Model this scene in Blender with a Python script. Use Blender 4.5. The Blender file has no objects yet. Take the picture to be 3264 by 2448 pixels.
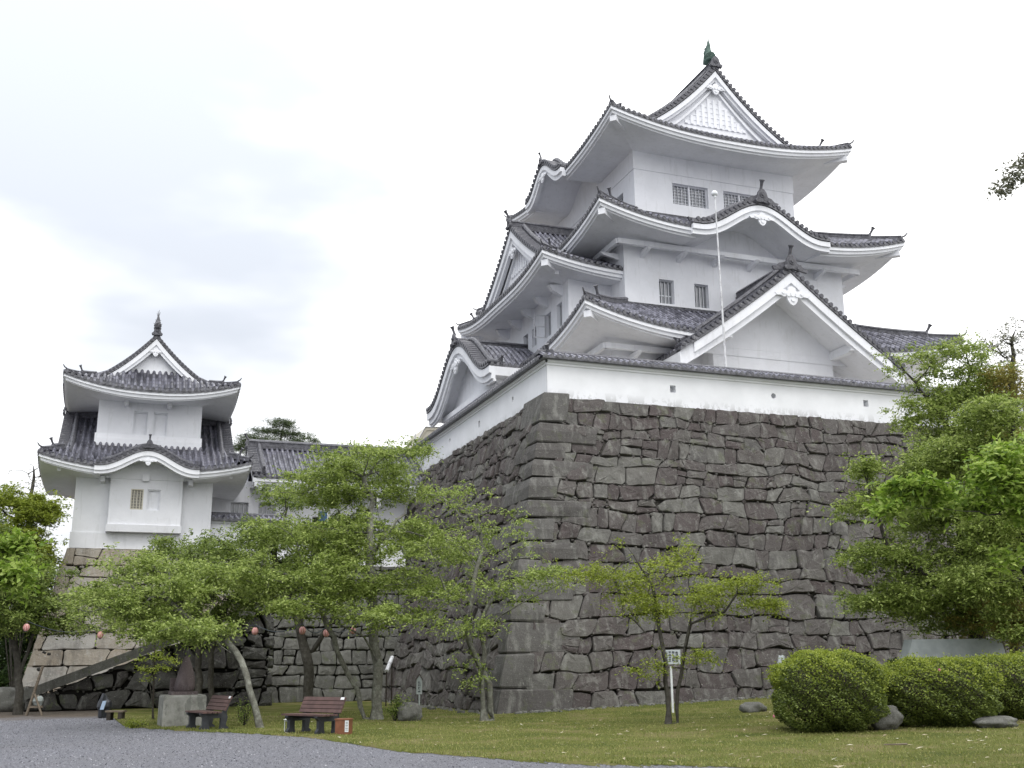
import bpy, math, random
import numpy as np
from mathutils import Matrix, Vector
rng = np.random.default_rng(7)
random.seed(7)
SC = bpy.context.scene
col = SC.collection
# ------------------------------------------------------------------ camera
FPX = 3437.937
PIT, YAW, ROL = math.radians(14.57), math.radians(20.096), math.radians(-.572)
F0 = np.array([math.sin(YAW), math.cos(YAW), 0.]); R0 = np.array([math.cos(YAW), -math.sin(YAW), 0.]); Z = np.array([0, 0, 1.])
FW = F0*math.cos(PIT)+Z*math.sin(PIT); UP0 = -F0*math.sin(PIT)+Z*math.cos(PIT)
RT = math.cos(ROL)*R0+math.sin(ROL)*UP0; UP = -math.sin(ROL)*R0+math.cos(ROL)*UP0
EYE = np.array([0, 0, 1.6])
cd = bpy.data.cameras.new('camera'); cam = bpy.data.objects.new('camera', cd); col.objects.link(cam)
cd.sensor_width = 36; cd.lens = FPX/3264*36; cd.clip_end = 3000; cd.clip_start = .1
cam.matrix_world = Matrix(((RT[0], UP[0], -FW[0], EYE[0]), (RT[1], UP[1], -FW[1], EYE[1]), (RT[2], UP[2], -FW[2], EYE[2]), (0, 0, 0, 1)))
SC.camera = cam
SC.view_settings.view_transform = 'Standard'; SC.view_settings.look = 'None'
SC.view_settings.exposure = 0.64; SC.view_settings.gamma = 1.0
SC.render.engine = 'CYCLES'
SC.cycles.max_bounces = 6; SC.cycles.transparent_max_bounces = 4

def at(u, v, F):
    "the place seen at source pixel u, v at ground distance F from the viewer"
    d = FW+RT*(u-1632)/FPX-UP*(v-1224)/FPX
    return EYE+d*(F/(d@F0))
def atg(u, v):
    d = FW+RT*(u-1632)/FPX-UP*(v-1224)/FPX
    p = EYE+d*(-1.6/d[2]); return p

# ------------------------------------------------------------------ world, sun
SUN_EL, SUN_AZ = math.radians(55), math.radians(200)
w = bpy.data.worlds.new('World'); SC.world = w; w.use_nodes = True
nt = w.node_tree; nt.nodes.clear()
N = nt.nodes.new; Lk = nt.links.new
out = N('ShaderNodeOutputWorld'); bg = N('ShaderNodeBackground')
sky = N('ShaderNodeTexSky'); sky.sky_type = 'NISHITA'; sky.sun_disc = False
sky.sun_elevation = SUN_EL; sky.sun_rotation = SUN_AZ
tc = N('ShaderNodeTexCoord'); sep = N('ShaderNodeSeparateXYZ'); Lk(tc.outputs['Generated'], sep.inputs[0])
def wm(op, a, b=None, c=None):
    n = N('ShaderNodeMath'); n.operation = op
    for i, x in enumerate((a, b, c)):
        if x is None: continue
        if isinstance(x, (int, float)): n.inputs[i].default_value = x
        else: Lk(x, n.inputs[i])
    return n.outputs[0]
elev = wm('MAXIMUM', sep.outputs[2], 0.0)
cie = wm('MULTIPLY_ADD', elev, 1.35, 0.86)            # overcast sky: brighter towards the zenith
dv = N('ShaderNodeMapping'); Lk(tc.outputs['Generated'], dv.inputs[0]); dv.inputs['Scale'].default_value = (1, 1, 2.6)
n1 = N('ShaderNodeTexNoise'); n1.inputs['Scale'].default_value = 1.7; n1.inputs['Detail'].default_value = 5; n1.inputs['Roughness'].default_value = .5
Lk(dv.outputs[0], n1.inputs['Vector'])
ramp = N('ShaderNodeValToRGB'); ramp.color_ramp.interpolation = 'EASE'
ramp.color_ramp.elements[0].position = .36; ramp.color_ramp.elements[0].color = (.44, .465, .51, 1)
ramp.color_ramp.elements[1].position = .62; ramp.color_ramp.elements[1].color = (1, 1.0, 1.0, 1)
# thicker grey cloud towards the left of the view, thin bright cloud to the right
gd = N('ShaderNodeVectorMath'); gd.operation = 'DOT_PRODUCT'; Lk(tc.outputs['Generated'], gd.inputs[0]); gd.inputs[1].default_value = tuple(R0)
cd_ = FW+RT*(430-1632)/FPX-UP*(720-1224)/FPX; cd_ /= np.linalg.norm(cd_)
gc = N('ShaderNodeVectorMath'); gc.operation = 'DOT_PRODUCT'; Lk(tc.outputs['Generated'], gc.inputs[0]); gc.inputs[1].default_value = tuple(cd_)
bank = wm('MINIMUM', wm('MAXIMUM', wm('MULTIPLY', wm('SUBTRACT', gc.outputs['Value'], .955), 24.), 0.), 1.)
Lk(wm('MULTIPLY_ADD', bank, -.17, wm('MULTIPLY_ADD', gd.outputs['Value'], .28, wm('ADD', n1.outputs['Fac'], .07))), ramp.inputs[0])
vm = N('ShaderNodeVectorMath'); vm.operation = 'SCALE'; Lk(ramp.outputs[0], vm.inputs[0]); Lk(cie, vm.inputs['Scale'])
sk = N('ShaderNodeVectorMath'); sk.operation = 'SCALE'; Lk(sky.outputs[0], sk.inputs[0]); sk.inputs['Scale'].default_value = .05
mx = N('ShaderNodeMix'); mx.data_type = 'RGBA'; mx.inputs[0].default_value = .90
Lk(sk.outputs[0], mx.inputs[6]); Lk(vm.outputs[0], mx.inputs[7]); Lk(mx.outputs[2], bg.inputs[0])
bg.inputs[1].default_value = 1.0; Lk(bg.outputs[0], out.inputs[0])
sl = bpy.data.lights.new('sun', 'SUN'); sl.energy = 0.7; sl.angle = math.radians(30); sl.color = (1, .97, .93)
so = bpy.data.objects.new('sun', sl); col.objects.link(so)
sd = Vector((math.sin(math.radians(215))*math.cos(SUN_EL), math.cos(math.radians(215))*math.cos(SUN_EL), math.sin(SUN_EL)))
so.rotation_euler = sd.to_track_quat('Z', 'Y').to_euler(); so.location = (0, 0, 60)

# ------------------------------------------------------------------ materials
MAT = {}
class NG:
    def __init__(s, name):
        m = bpy.data.materials.new(name); m.use_nodes = True; s.m = m; s.t = m.node_tree; s.t.nodes.clear()
        s.out = s.n('ShaderNodeOutputMaterial'); s.b = s.n('ShaderNodeBsdfPrincipled'); s.l(s.b.outputs[0], s.out.inputs[0]); MAT[name] = m
    def n(s, t, **k):
        x = s.t.nodes.new(t)
        for a, v in k.items(): setattr(x, a, v)
        return x
    def l(s, a, b): s.t.links.new(a, b)
    def put(s, sock, v):
        if hasattr(v, 'default_value') or hasattr(v, 'is_linked'): s.l(v, sock)
        else: sock.default_value = v
    def math(s, op, a, b=0.):
        x = s.n('ShaderNodeMath', operation=op); s.put(x.inputs[0], a); s.put(x.inputs[1], b); return x.outputs[0]
    def noise(s, scale, detail=4, rough=.55, vec=None, sc=None):
        x = s.n('ShaderNodeTexNoise'); x.inputs['Scale'].default_value = scale; x.inputs['Detail'].default_value = detail; x.inputs['Roughness'].default_value = rough
        if vec is None: vec = s.n('ShaderNodeTexCoord').outputs['Object']
        if sc:
            mp = s.n('ShaderNodeMapping'); s.l(vec, mp.inputs[0]); mp.inputs['Scale'].default_value = sc; vec = mp.outputs[0]
        s.l(vec, x.inputs['Vector']); return x.outputs['Fac']
    def ramp(s, fac, stops):
        x = s.n('ShaderNodeValToRGB'); s.l(fac, x.inputs[0]); e = x.color_ramp.elements
        while len(e) < len(stops): e.new(.5)
        for q, (p, c) in zip(e, stops): q.position = p; q.color = (*c, 1)
        return x.outputs[0]
    def mix(s, fac, a, b, mode='MIX'):
        x = s.n('ShaderNodeMix', data_type='RGBA', blend_type=mode); s.put(x.inputs[0], fac)
        for i, v in ((6, a), (7, b)):
            if isinstance(v, tuple): x.inputs[i].default_value = (*v, 1)
            else: s.l(v, x.inputs[i])
        return x.outputs[2]
    def bump(s, h, strength=.5, dist=.02):
        x = s.n('ShaderNodeBump'); x.inputs['Strength'].default_value = strength; x.inputs['Distance'].default_value = dist
        s.l(h, x.inputs['Height']); s.l(x.outputs[0], s.b.inputs['Normal'])
    def fin(s, colr=None, rough=.7, spec=.3, metal=0.):
        if colr is not None:
            if isinstance(colr, tuple): s.b.inputs['Base Color'].default_value = (*colr, 1)
            else: s.l(colr, s.b.inputs['Base Color'])
        s.put(s.b.inputs['Roughness'], rough); s.b.inputs['Specular IOR Level'].default_value = spec; s.b.inputs['Metallic'].default_value = metal
        return s.m
def isl(g): return g.n('ShaderNodeNewGeometry').outputs['Random Per Island']

g = NG('plaster')
c = g.ramp(g.noise(1.1, 5, .6), [(.3, (.74, .75, .78)), (.7, (.82, .83, .86))])
st = g.noise(5, 4, .6, sc=(1, 1, .12)); c = g.mix(g.math('MULTIPLY', g.math('GREATER_THAN', st, .60), .16), c, (.50, .51, .50)); c = g.mix(g.math('MULTIPLY', g.math('GREATER_THAN', g.noise(.8, 6, .7), .58), .12), c, (.58, .58, .56))
g.bump(g.noise(14, 4), .12, .01); g.fin(c, .75, .25)
g = NG('plaster_old')       # parapet: grimy foot of the wall, patchy
c = g.ramp(g.noise(.9, 5, .6), [(.3, (.73, .74, .76)), (.7, (.82, .83, .855))])
po = g.n('ShaderNodeTexCoord').outputs['Object']; sp = g.n('ShaderNodeSeparateXYZ'); g.l(po, sp.inputs[0])
low = g.math('SUBTRACT', 1.0, g.math('MULTIPLY', sp.outputs[2], 2.2))
gr = g.math('MULTIPLY', g.math('MAXIMUM', low, 0.), g.math('GREATER_THAN', g.noise(3.2, 6, .75, sc=(1, 1, .5)), .50))
c = g.mix(g.math('MULTIPLY', gr, .55), c, (.25, .25, .23)); g.bump(g.noise(9, 4), .15, .01); g.fin(c, .8, .2)

def tile_mat(name, lo, hi, seam):
    g = NG(name); uv = g.n('ShaderNodeUVMap').outputs[0]; sp = g.n('ShaderNodeSeparateXYZ'); g.l(uv, sp.inputs[0])
    fl = g.n('ShaderNodeCombineXYZ'); g.l(g.math('FLOOR', g.math('ADD', sp.outputs[0], .25)), fl.inputs[0]); g.l(g.math('FLOOR', sp.outputs[1]), fl.inputs[1])
    wn = g.n('ShaderNodeTexWhiteNoise', noise_dimensions='2D'); g.l(fl.outputs[0], wn.inputs['Vector'])
    n = g.noise(2.2, 5, .65)
    v = g.math('ADD', g.math('MULTIPLY', wn.outputs['Value'], .55), g.math('MULTIPLY', n, .5))
    c = g.ramp(v, [(.2, lo), (.75, hi)])
    fr = g.math('FRACT', sp.outputs[1]); ed = g.math('LESS_THAN', fr, .13)
    c = g.mix(g.math('MULTIPLY', ed, seam), c, (.02, .02, .024))
    li = g.math('GREATER_THAN', g.noise(5, 6, .75), .60); c = g.mix(g.math('MULTIPLY', li, .4), c, (.36, .36, .36))
    g.bump(g.math('ADD', fr, g.math('MULTIPLY', g.noise(20, 3), .3)), .9, .03)
    return g.fin(c, .42, .5)
tile_mat('tile', (.028, .028, .040), (.21, .21, .255), .75)
tile_mat('tile_dark', (.018, .018, .027), (.15, .15, .185), .75)
g = NG('ridge_tile'); uvn = g.noise(30, 2, .5, sc=(1, 1, 5)); c = g.ramp(g.noise(5, 5, .7), [(.3, (.035, .035, .043)), (.72, (.17, .17, .19))]); g.bump(uvn, .8, .03); g.fin(c, .45, .45)
g = NG('tile_end'); c = g.ramp(g.noise(6, 4, .7), [(.35, (.045, .045, .05)), (.7, (.20, .20, .22))]); g.fin(c, .5, .4)
g = NG('bronze_green'); c = g.ramp(g.noise(9, 4, .6), [(.3, (.03, .06, .052)), (.7, (.10, .165, .135))]); g.fin(c, .6, .4)

def stone_mat(name, stops, liche, moss=.0):
    g = NG(name); r = isl(g); big = g.noise(1.5, 5, .6); fine = g.noise(9, 6, .7)
    v = g.math('ADD', g.math('MULTIPLY', r, .75), g.math('MULTIPLY', g.noise(2.6, 5, .7), .25))
    c = g.ramp(v, stops)
    c = g.mix(g.math('MULTIPLY', fine, .5), c, g.ramp(fine, [(.3, (.45, .45, .45)), (.7, (1.0, 1.0, 1.0))]), 'MULTIPLY')
    sm = lambda n_, lo_, wd_: g.math('MINIMUM', g.math('MAXIMUM', g.math('DIVIDE', g.math('SUBTRACT', n_, lo_), wd_), 0.), 1.)
    stk = g.noise(4.2, 4, .6, sc=(1, 1, .35)); c = g.mix(g.math('MULTIPLY', sm(stk, .52, .16), .5), c, liche)
    stk2 = g.noise(1.6, 6, .75, sc=(1, 1, .22)); c = g.mix(g.math('MULTIPLY', sm(stk2, .50, .18), .45), c, (.036, .034, .032))
    sp = g.math('GREATER_THAN', g.noise(11, 3, .6), .67); c = g.mix(g.math('MULTIPLY', sp, .7), c, liche)
    sp2 = g.math('GREATER_THAN', g.noise(34, 2, .5), .66); c = g.mix(g.math('MULTIPLY', sp2, .45), c, liche)
    if moss:
        mo = g.math('GREATER_THAN', g.noise(1.8, 5, .7), .60); c = g.mix(g.math('MULTIPLY', mo, moss), c, (.10, .115, .06))
    g.bump(g.math('ADD', g.math('MULTIPLY', g.noise(5, 6, .7), 1.), g.math('MULTIPLY', g.noise(28, 4, .6), .3)), .75, .06)
    return g.fin(c, .9, .15)
stone_mat('castle_stone', [(.0, (.070, .066, .064)), (.22, (.082, .068, .067)), (.42, (.108, .101, .096)), (.6, (.086, .074, .072)), (.80, (.145, .142, .130)), (.9, (.085, .08, .078)), (1., (.17, .168, .155))], (.24, .24, .22), .3)
stone_mat('corner_stone', [(.0, (.095, .094, .090)), (.35, (.115, .11, .104)), (.6, (.086, .080, .077)), (1., (.14, .138, .13))], (.24, .24, .22), .25)
stone_mat('shade_toned_stone', [(.0, (.04, .04, .037)), (.4, (.06, .056, .053)), (.7, (.09, .09, .083)), (1., (.07, .066, .063))], (.2, .2, .18), .4)  # ramp wall stone: shade below the stair is put into this dark colour
stone_mat('pale_stone', [(.0, (.29, .28, .25)), (.3, (.37, .31, .24)), (.5, (.42, .405, .375)), (.7, (.34, .295, .235)), (1., (.39, .375, .34))], (.46, .45, .42), .1)
stone_mat('rock', [(.0, (.10, .10, .09)), (.5, (.135, .135, .122)), (1., (.18, .178, .162))], (.25, .25, .23), .5)
stone_mat('monument_stone', [(.0, (.12, .095, .095)), (1., (.16, .13, .13))], (.23, .20, .20))
g = NG('packing_earth'); g.fin(g.ramp(g.noise(14, 4, .7), [(.35, (.03, .028, .025)), (.7, (.10, .094, .084))]), 1., .05)
g = NG('pale_sand'); c = g.ramp(g.noise(3, 5, .6), [(.3, (.36, .34, .31)), (.7, (.46, .44, .40))]); g.fin(c, .95, .1)
g = NG('soil'); g.fin((.018, .017, .015), 1., .05)
g = NG('concrete'); c = g.ramp(g.noise(2.3, 6, .7), [(.3, (.13, .13, .115)), (.5, (.26, .26, .235)), (.72, (.36, .355, .33))])
stk = g.noise(2.5, 5, .7, sc=(1, 1, .3)); c = g.mix(g.math('MULTIPLY', g.math('GREATER_THAN', stk, .58), .5), c, (.12, .125, .11)); g.bump(g.noise(20, 5), .4, .02); g.fin(c, .9, .2)
g = NG('pale_slab'); c = g.ramp(g.noise(3, 5, .6), [(.3, (.28, .31, .32)), (.7, (.40, .43, .44))]); g.fin(c, .5, .4)

g = NG('gravel_stones')
a = g.noise(38, 3, .8); b_ = g.noise(.35, 4, .6); cc = g.noise(9, 3, .6)
a = g.math('ADD', g.math('MULTIPLY', a, .55), g.math('MULTIPLY', g.noise(13, 5, .85), .45))
c = g.ramp(a, [(.36, (.055, .06, .075)), (.5, (.19, .195, .225)), (.64, (.46, .46, .49))])
c = g.mix(g.math('MULTIPLY', b_, .6), c, (.17, .165, .17)); c = g.mix(g.math('MULTIPLY', g.math('GREATER_THAN', cc, .6), .25), c, (.16, .16, .18))
# bare earth where the gravel thins out at the foot of the ramp
tcg = g.n('ShaderNodeTexCoord').outputs['Object']; spg = g.n('ShaderNodeSeparateXYZ'); g.l(tcg, spg.inputs[0])
er = g.math('MULTIPLY', g.math('SUBTRACT', g.math('ADD', spg.outputs[1], g.math('MULTIPLY', g.noise(.5, 4), 8.)), 43.), .25)
er = g.math('MINIMUM', g.math('MAXIMUM', er, 0.), 1.); c = g.mix(er, c, g.ramp(g.noise(6, 5, .7), [(.3, (.09, .075, .06)), (.7, (.19, .16, .13))]))
g.bump(a, 1., .08); g.fin(c, .9, .2)
g = NG('pebble'); c = g.ramp(isl(g), [(.0, (.09, .095, .11)), (.5, (.19, .195, .22)), (.9, (.31, .31, .34)), (1., (.46, .46, .48))]); g.fin(c, .85, .2)
g = NG('turf')
c = g.ramp(g.noise(.55, 6, .65), [(.34, (.08, .105, .024)), (.50, (.155, .17, .042)), (.62, (.24, .21, .095))])
c = g.mix(g.math('MULTIPLY', g.noise(25, 4, .8), .7), c, (.06, .065, .02)); g.bump(g.noise(45, 3, .8), 1., .04); g.fin(c, .95, .1)
def leafy(name, stops, trans=.45, clump=1.3):
    g = NG(name); r = isl(g); n = g.noise(clump, 3, .6)
    v = g.math('ADD', g.math('MULTIPLY', r, .55), g.math('MULTIPLY', n, .5)); c = g.ramp(v, stops)
    g.fin(c, .5, .35); tr = g.n('ShaderNodeBsdfTranslucent'); g.l(c, tr.inputs[0])
    ms = g.n('ShaderNodeMixShader'); ms.inputs[0].default_value = trans; g.l(g.b.outputs[0], ms.inputs[1]); g.l(tr.outputs[0], ms.inputs[2]); g.l(ms.outputs[0], g.out.inputs[0])
leafy('leaf_cherry', [(.2, (.085, .125, .022)), (.46, (.215, .29, .055)), (.8, (.45, .53, .17))])
leafy('leaf_yellow', [(.2, (.13, .17, .02)), (.5, (.24, .30, .035)), (.8, (.37, .42, .08))])
leafy('leaf_near', [(.2, (.09, .16, .02)), (.5, (.21, .32, .035)), (.8, (.42, .52, .14))])
leafy('leaf_mid', [(.2, (.055, .09, .018)), (.48, (.15, .21, .04)), (.8, (.33, .41, .11))])
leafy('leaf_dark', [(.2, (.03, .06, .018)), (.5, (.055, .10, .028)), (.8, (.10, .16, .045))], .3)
leafy('leaf_hedge', [(.2, (.05, .07, .022)), (.45, (.12, .16, .032)), (.8, (.25, .31, .07))], .3, 2.)
leafy('leaf_bronze', [(.2, (.14, .13, .03)), (.5, (.24, .22, .05)), (.8, (.33, .27, .07))], .4)
leafy('leaf_grey', [(.2, (.11, .12, .08)), (.5, (.17, .18, .12)), (.8, (.25, .24, .17))], .3)
leafy('needles', [(.2, (.06, .09, .045)), (.5, (.10, .145, .07)), (.8, (.16, .19, .08))], .2)
leafy('petal', [(.2, (.45, .10, .18)), (.8, (.65, .25, .33))], .3)
leafy('grass_blade', [(.25, (.115, .15, .028)), (.5, (.20, .23, .055)), (.8, (.34, .32, .12))], .3, .5)
leafy('dry_leaf', [(.2, (.22, .16, .09)), (.5, (.42, .36, .24)), (.8, (.62, .58, .46))], .2)
g = NG('bark'); c = g.ramp(g.noise(6, 6, .75), [(.3, (.035, .032, .027)), (.6, (.085, .08, .068)), (.8, (.17, .17, .14))]); g.bump(g.noise(16, 5, .7, sc=(1, 1, .4)), .9, .04); g.fin(c, .95, .1)
g = NG('bark_pale'); c = g.ramp(g.noise(7, 6, .75), [(.3, (.07, .065, .055)), (.52, (.15, .15, .125)), (.75, (.30, .31, .27))]); g.bump(g.noise(16, 5, .7), .8, .03); g.fin(c, .95, .1)
g = NG('plank_brown'); c = g.ramp(g.noise(6, 5, .6, sc=(1, 1, 1)), [(.3, (.06, .034, .030)), (.7, (.115, .064, .056))]); g.fin(c, .55, .4)
g = NG('black_resin'); c = g.ramp(g.noise(8, 4), [(.3, (.018, .02, .024)), (.7, (.04, .043, .05))]); g.fin(c, .45, .4)
g = NG('wood_grey'); c = g.ramp(g.noise(5, 5, .6, sc=(1, 1, 6)), [(.3, (.10, .08, .06)), (.7, (.21, .175, .135))]); g.fin(c, .8, .2)
g = NG('wood_dark'); c = g.ramp(g.noise(5, 5, .6), [(.3, (.03, .025, .02)), (.7, (.07, .06, .05))]); g.fin(c, .8, .2)
g = NG('orange_box'); c = g.ramp(g.noise(6, 5, .7), [(.3, (.13, .05, .025)), (.7, (.23, .09, .045))]); g.fin(c, .5, .4)
g = NG('white_paint'); c = g.ramp(g.noise(9, 4, .6), [(.3, (.62, .65, .67)), (.7, (.80, .82, .84))]); g.fin(c, .45, .4)
g = NG('sign_white'); g.fin((.48, .52, .54), .6, .3)
g = NG('grey_board'); g.fin((.30, .33, .32), .7, .2)
g = NG('ink'); g.fin((.06, .07, .08), .7, .2)
g = NG('pole_paint'); c = g.ramp(g.noise(3.5, 5, .7, sc=(1, 1, .5)), [(.35, (.30, .30, .31)), (.55, (.66, .67, .69))]); g.fin(c, .5, .4)
g = NG('window_glass'); c = g.ramp(g.noise(2.5, 3), [(.3, (.14, .15, .17)), (.7, (.26, .27, .29))]); g.fin(c, .08, .9)
g = NG('dark_opening'); g.fin((.03, .032, .035), .6, .3)
g = NG('steel_grey'); g.fin((.52, .53, .55), .4, .5)
g = NG('cream'); g.fin((.56, .53, .44), .6, .3)
g = NG('cream_lattice'); c = g.ramp(g.noise(3, 3), [(.3, (.27, .26, .24)), (.7, (.36, .35, .32))]); g.fin(c, .5, .3)
g = NG('banner_blue'); g.fin((.05, .10, .19), .7, .2)
g = NG('banner_pink'); g.fin((.28, .09, .13), .7, .2)
g = NG('lantern_paper'); tco = g.n('ShaderNodeTexCoord').outputs['Object']; sp = g.n('ShaderNodeSeparateXYZ'); g.l(tco, sp.inputs[0])
an = g.math('ARCTAN2', sp.outputs[1], sp.outputs[0]); stp = g.math('GREATER_THAN', g.math('SINE', g.math('MULTIPLY', an, 12.)), -.1)
c = g.mix(stp, (.72, .50, .46), (.48, .14, .13)); g.fin(c, .6, .3)
g = NG('tarp_blue'); g.fin((.35, .45, .58), .5, .3)

# ------------------------------------------------------------------ mesh builder
def A3(*p): return np.array(p, float)
class MB:
    def __init__(s): s.V = []; s.F = []; s.UV = []; s.M = []; s.n = 0; s.sm = []
    def add(s, V, F, m=0, uv=None, smooth=False):
        V = np.asarray(V, float).reshape(-1, 3); s.V.append(V)
        s.UV.append(np.zeros((len(V), 2)) if uv is None else np.asarray(uv, float))
        for f in F: s.F.append(tuple(int(i)+s.n for i in f))
        s.M += [m]*len(F); s.sm += [smooth]*len(F); s.n += len(V)
    def box(s, lo, hi, m=0):
        x0, y0, z0 = lo; x1, y1, z1 = hi
        V = [(x0, y0, z0), (x1, y0, z0), (x1, y1, z0), (x0, y1, z0), (x0, y0, z1), (x1, y0, z1), (x1, y1, z1), (x0, y1, z1)]
        s.add(V, [(0, 3, 2, 1), (4, 5, 6, 7), (0, 1, 5, 4), (1, 2, 6, 5), (2, 3, 7, 6), (3, 0, 4, 7)], m)
    def obox(s, c, ax, ay, az, m=0):
        "box with centre c and half-axis vectors"
        c, ax, ay, az = map(lambda q: np.array(q, float), (c, ax, ay, az)); V = []
        for k in (-1, 1):
            for i, j in ((-1, -1), (1, -1), (1, 1), (-1, 1)): V.append(c+ax*i+ay*j+az*k)
        s.add(V, [(0, 3, 2, 1), (4, 5, 6, 7), (0, 1, 5, 4), (1, 2, 6, 5), (2, 3, 7, 6), (3, 0, 4, 7)], m)
    def prism(s, pts, vec, m=0):
        P = np.array(pts, float); n = len(P); V = np.vstack([P, P+np.array(vec, float)])
        s.add(V, [tuple(range(n)), tuple(range(2*n-1, n-1, -1))]+[(i, i+n, (i+1) % n+n, (i+1) % n) for i in range(n)], m)
    def grid(s, P, m=0, uv=None, smooth=False, close=False):
        "P[i][j] array of points"
        P = np.asarray(P, float); a, b = P.shape[:2]; F = []
        for i in range(a-1):
            for j in range(b-1 if not close else b):
                k = (j+1) % b; F.append((i*b+j, (i+1)*b+j, (i+1)*b+k, i*b+k))
        s.add(P.reshape(-1, 3), F, m, None if uv is None else np.asarray(uv).reshape(-1, 2), smooth)
    def tube(s, path, rad, n=8, m=0, cap=True, smooth=True):
        P = np.array(path, float); k = len(P); rad = np.broadcast_to(np.array(rad, float), (k,)); T = np.gradient(P, axis=0)
        R = []
        for i in range(k):
            t = T[i]/(np.linalg.norm(T[i])+1e-9); h = A3(0, 0, 1) if abs(t[2]) < .9 else A3(1, 0, 0)
            a = np.cross(h, t); a /= np.linalg.norm(a); b = np.cross(t, a); an = np.arange(n)*2*np.pi/n
            R.append(P[i]+rad[i]*(np.cos(an)[:, None]*a+np.sin(an)[:, None]*b))
        s.grid(R, m, smooth=smooth, close=True)
        if cap:
            s.add(R[0], [tuple(range(n))], m); s.add(R[-1], [tuple(range(n-1, -1, -1))], m)
    def sweep(s, path, prof, side, up=(0, 0, 1), m=0, smooth=False, cap=True):
        "prof: (lateral, height) points carried along path"
        P = np.array(path, float); side = np.array(side, float); up = np.array(up, float)
        R = np.array([[p+side*q[0]+up*q[1] for q in prof] for p in P]); s.grid(R, m, smooth=smooth, close=True)
        if cap:
            n = len(prof); s.add(R[0], [tuple(range(n))], m); s.add(R[-1], [tuple(range(n-1, -1, -1))], m)
    def build(s, name, mats, parent=None, loc=None):
        V = np.vstack(s.V); root = np.zeros(3)
        q = parent
        if parent is not None:
            while q.parent: q = q.parent
            root = np.array(q.location)
        elif loc is not None: root = np.array(loc, float)
        V = V-root
        me = bpy.data.meshes.new(name); me.from_pydata(V.tolist(), [], s.F); 
        if not isinstance(mats, (list, tuple)): mats = [mats]
        for mm in mats: me.materials.append(MAT[mm])
        me.polygons.foreach_set('material_index', s.M); me.polygons.foreach_set('use_smooth', s.sm)
        UV = np.vstack(s.UV); li = np.zeros(len(me.loops), int); me.loops.foreach_get('vertex_index', li)
        uvl = me.uv_layers.new(name='UVMap'); uvl.data.foreach_set('uv', UV[li].astype('f').ravel()); me.update()
        o = bpy.data.objects.new(name, me); col.objects.link(o)
        if parent is not None: o.parent = parent
        elif loc is not None: o.location = loc
        return o
def tag(o, label=None, cat=None, group=None, kind=None):
    if label: o['label'] = label
    if cat: o['category'] = cat
    if group: o['group'] = group
    if kind: o['kind'] = kind
    return o
def empty(name, loc, label, cat, group=None):
    o = bpy.data.objects.new(name, None); o.empty_display_size = .3; o.location = tuple(float(x) for x in loc); col.objects.link(o)
    return tag(o, label, cat, group)
def ico(mb, c, r, sc=(1, 1, 1), jit=.15, m=0, nu=9, nv=6, rs=None, smooth=False, tilt=None):
    rs = rs or random; P = []; ph = [rs.uniform(0, 6.28) for _ in range(6)]
    for i in range(nv+1):
        t = math.pi*i/nv; row = []
        for j in range(nu):
            a = 2*math.pi*j/nu; d = np.array([math.sin(t)*math.cos(a), math.sin(t)*math.sin(a), -math.cos(t)])
            k = 1+jit*(math.sin(2.1*d[0]*2+ph[0])+math.sin(3.3*d[1]+ph[1])+math.sin(2.7*d[2]*2+ph[2]))*.6+ (rs.uniform(-jit, jit)*.35 if 0 < i < nv else 0)
            q = d*r*k*np.array(sc)
            if tilt is not None: q = tilt@q
            row.append(np.array(c)+q)
        P.append(row)
    mb.grid(P, m, close=True, smooth=smooth)

# ------------------------------------------------------------------ ground
def gz(x, y):
    x = np.asarray(x, float)
    return np.clip((x-12.2)*.034, 0, .34)*np.clip((np.asarray(y, float)-14)/12, 0, 1)
def zig(n, s): return np.cumsum(rng.normal(0, s, n))
mb = MB(); xs = np.concatenate([[-1500, -300, -80], np.arange(-30, 61, 1.5), [100, 300, 1500]]); ys = np.concatenate([[-1500, -200, -30], np.arange(-9, 70, 1.5), [120, 400, 1500]])
XX, YY = np.meshgrid(xs, ys, indexing='ij'); mb.grid(np.dstack([XX, YY, gz(XX, YY)]))
tag(mb.build('gravel', 'gravel_stones'), kind='structure')
bxs = [.3, .6, 2.2, 4.6, 5.46, 6.87, 9.39, 11, 14, 60]; bys = [40, 33.4, 30.5, 26.2, 20.9, 17.9, 15.4, 13.4, 10.5, 8]
def lawn_edge(x): return np.interp(x, bxs, bys)
mb = MB(); lx = np.concatenate([np.arange(.3, 16, .05), np.arange(16, 61, .5)])
jag = .25*np.sin(lx*2.3)+.12*np.sin(lx*9)+.10*np.sin(lx*23+1)+rng.normal(0, .14, len(lx))
tt = np.concatenate([[0, .004, .012], np.linspace(.03, 1, 30)])
G = []
for x, j in zip(lx, jag):
    y0 = lawn_edge(x)+j; yy = y0+(53-y0)*tt; G.append(np.stack([np.full_like(yy, x), yy, gz(x, yy)+.004+.03*np.clip(tt/.012, 0, 1)], 1))
mb.grid(G, smooth=True); tag(mb.build('lawn', 'turf'), kind='structure')
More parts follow.
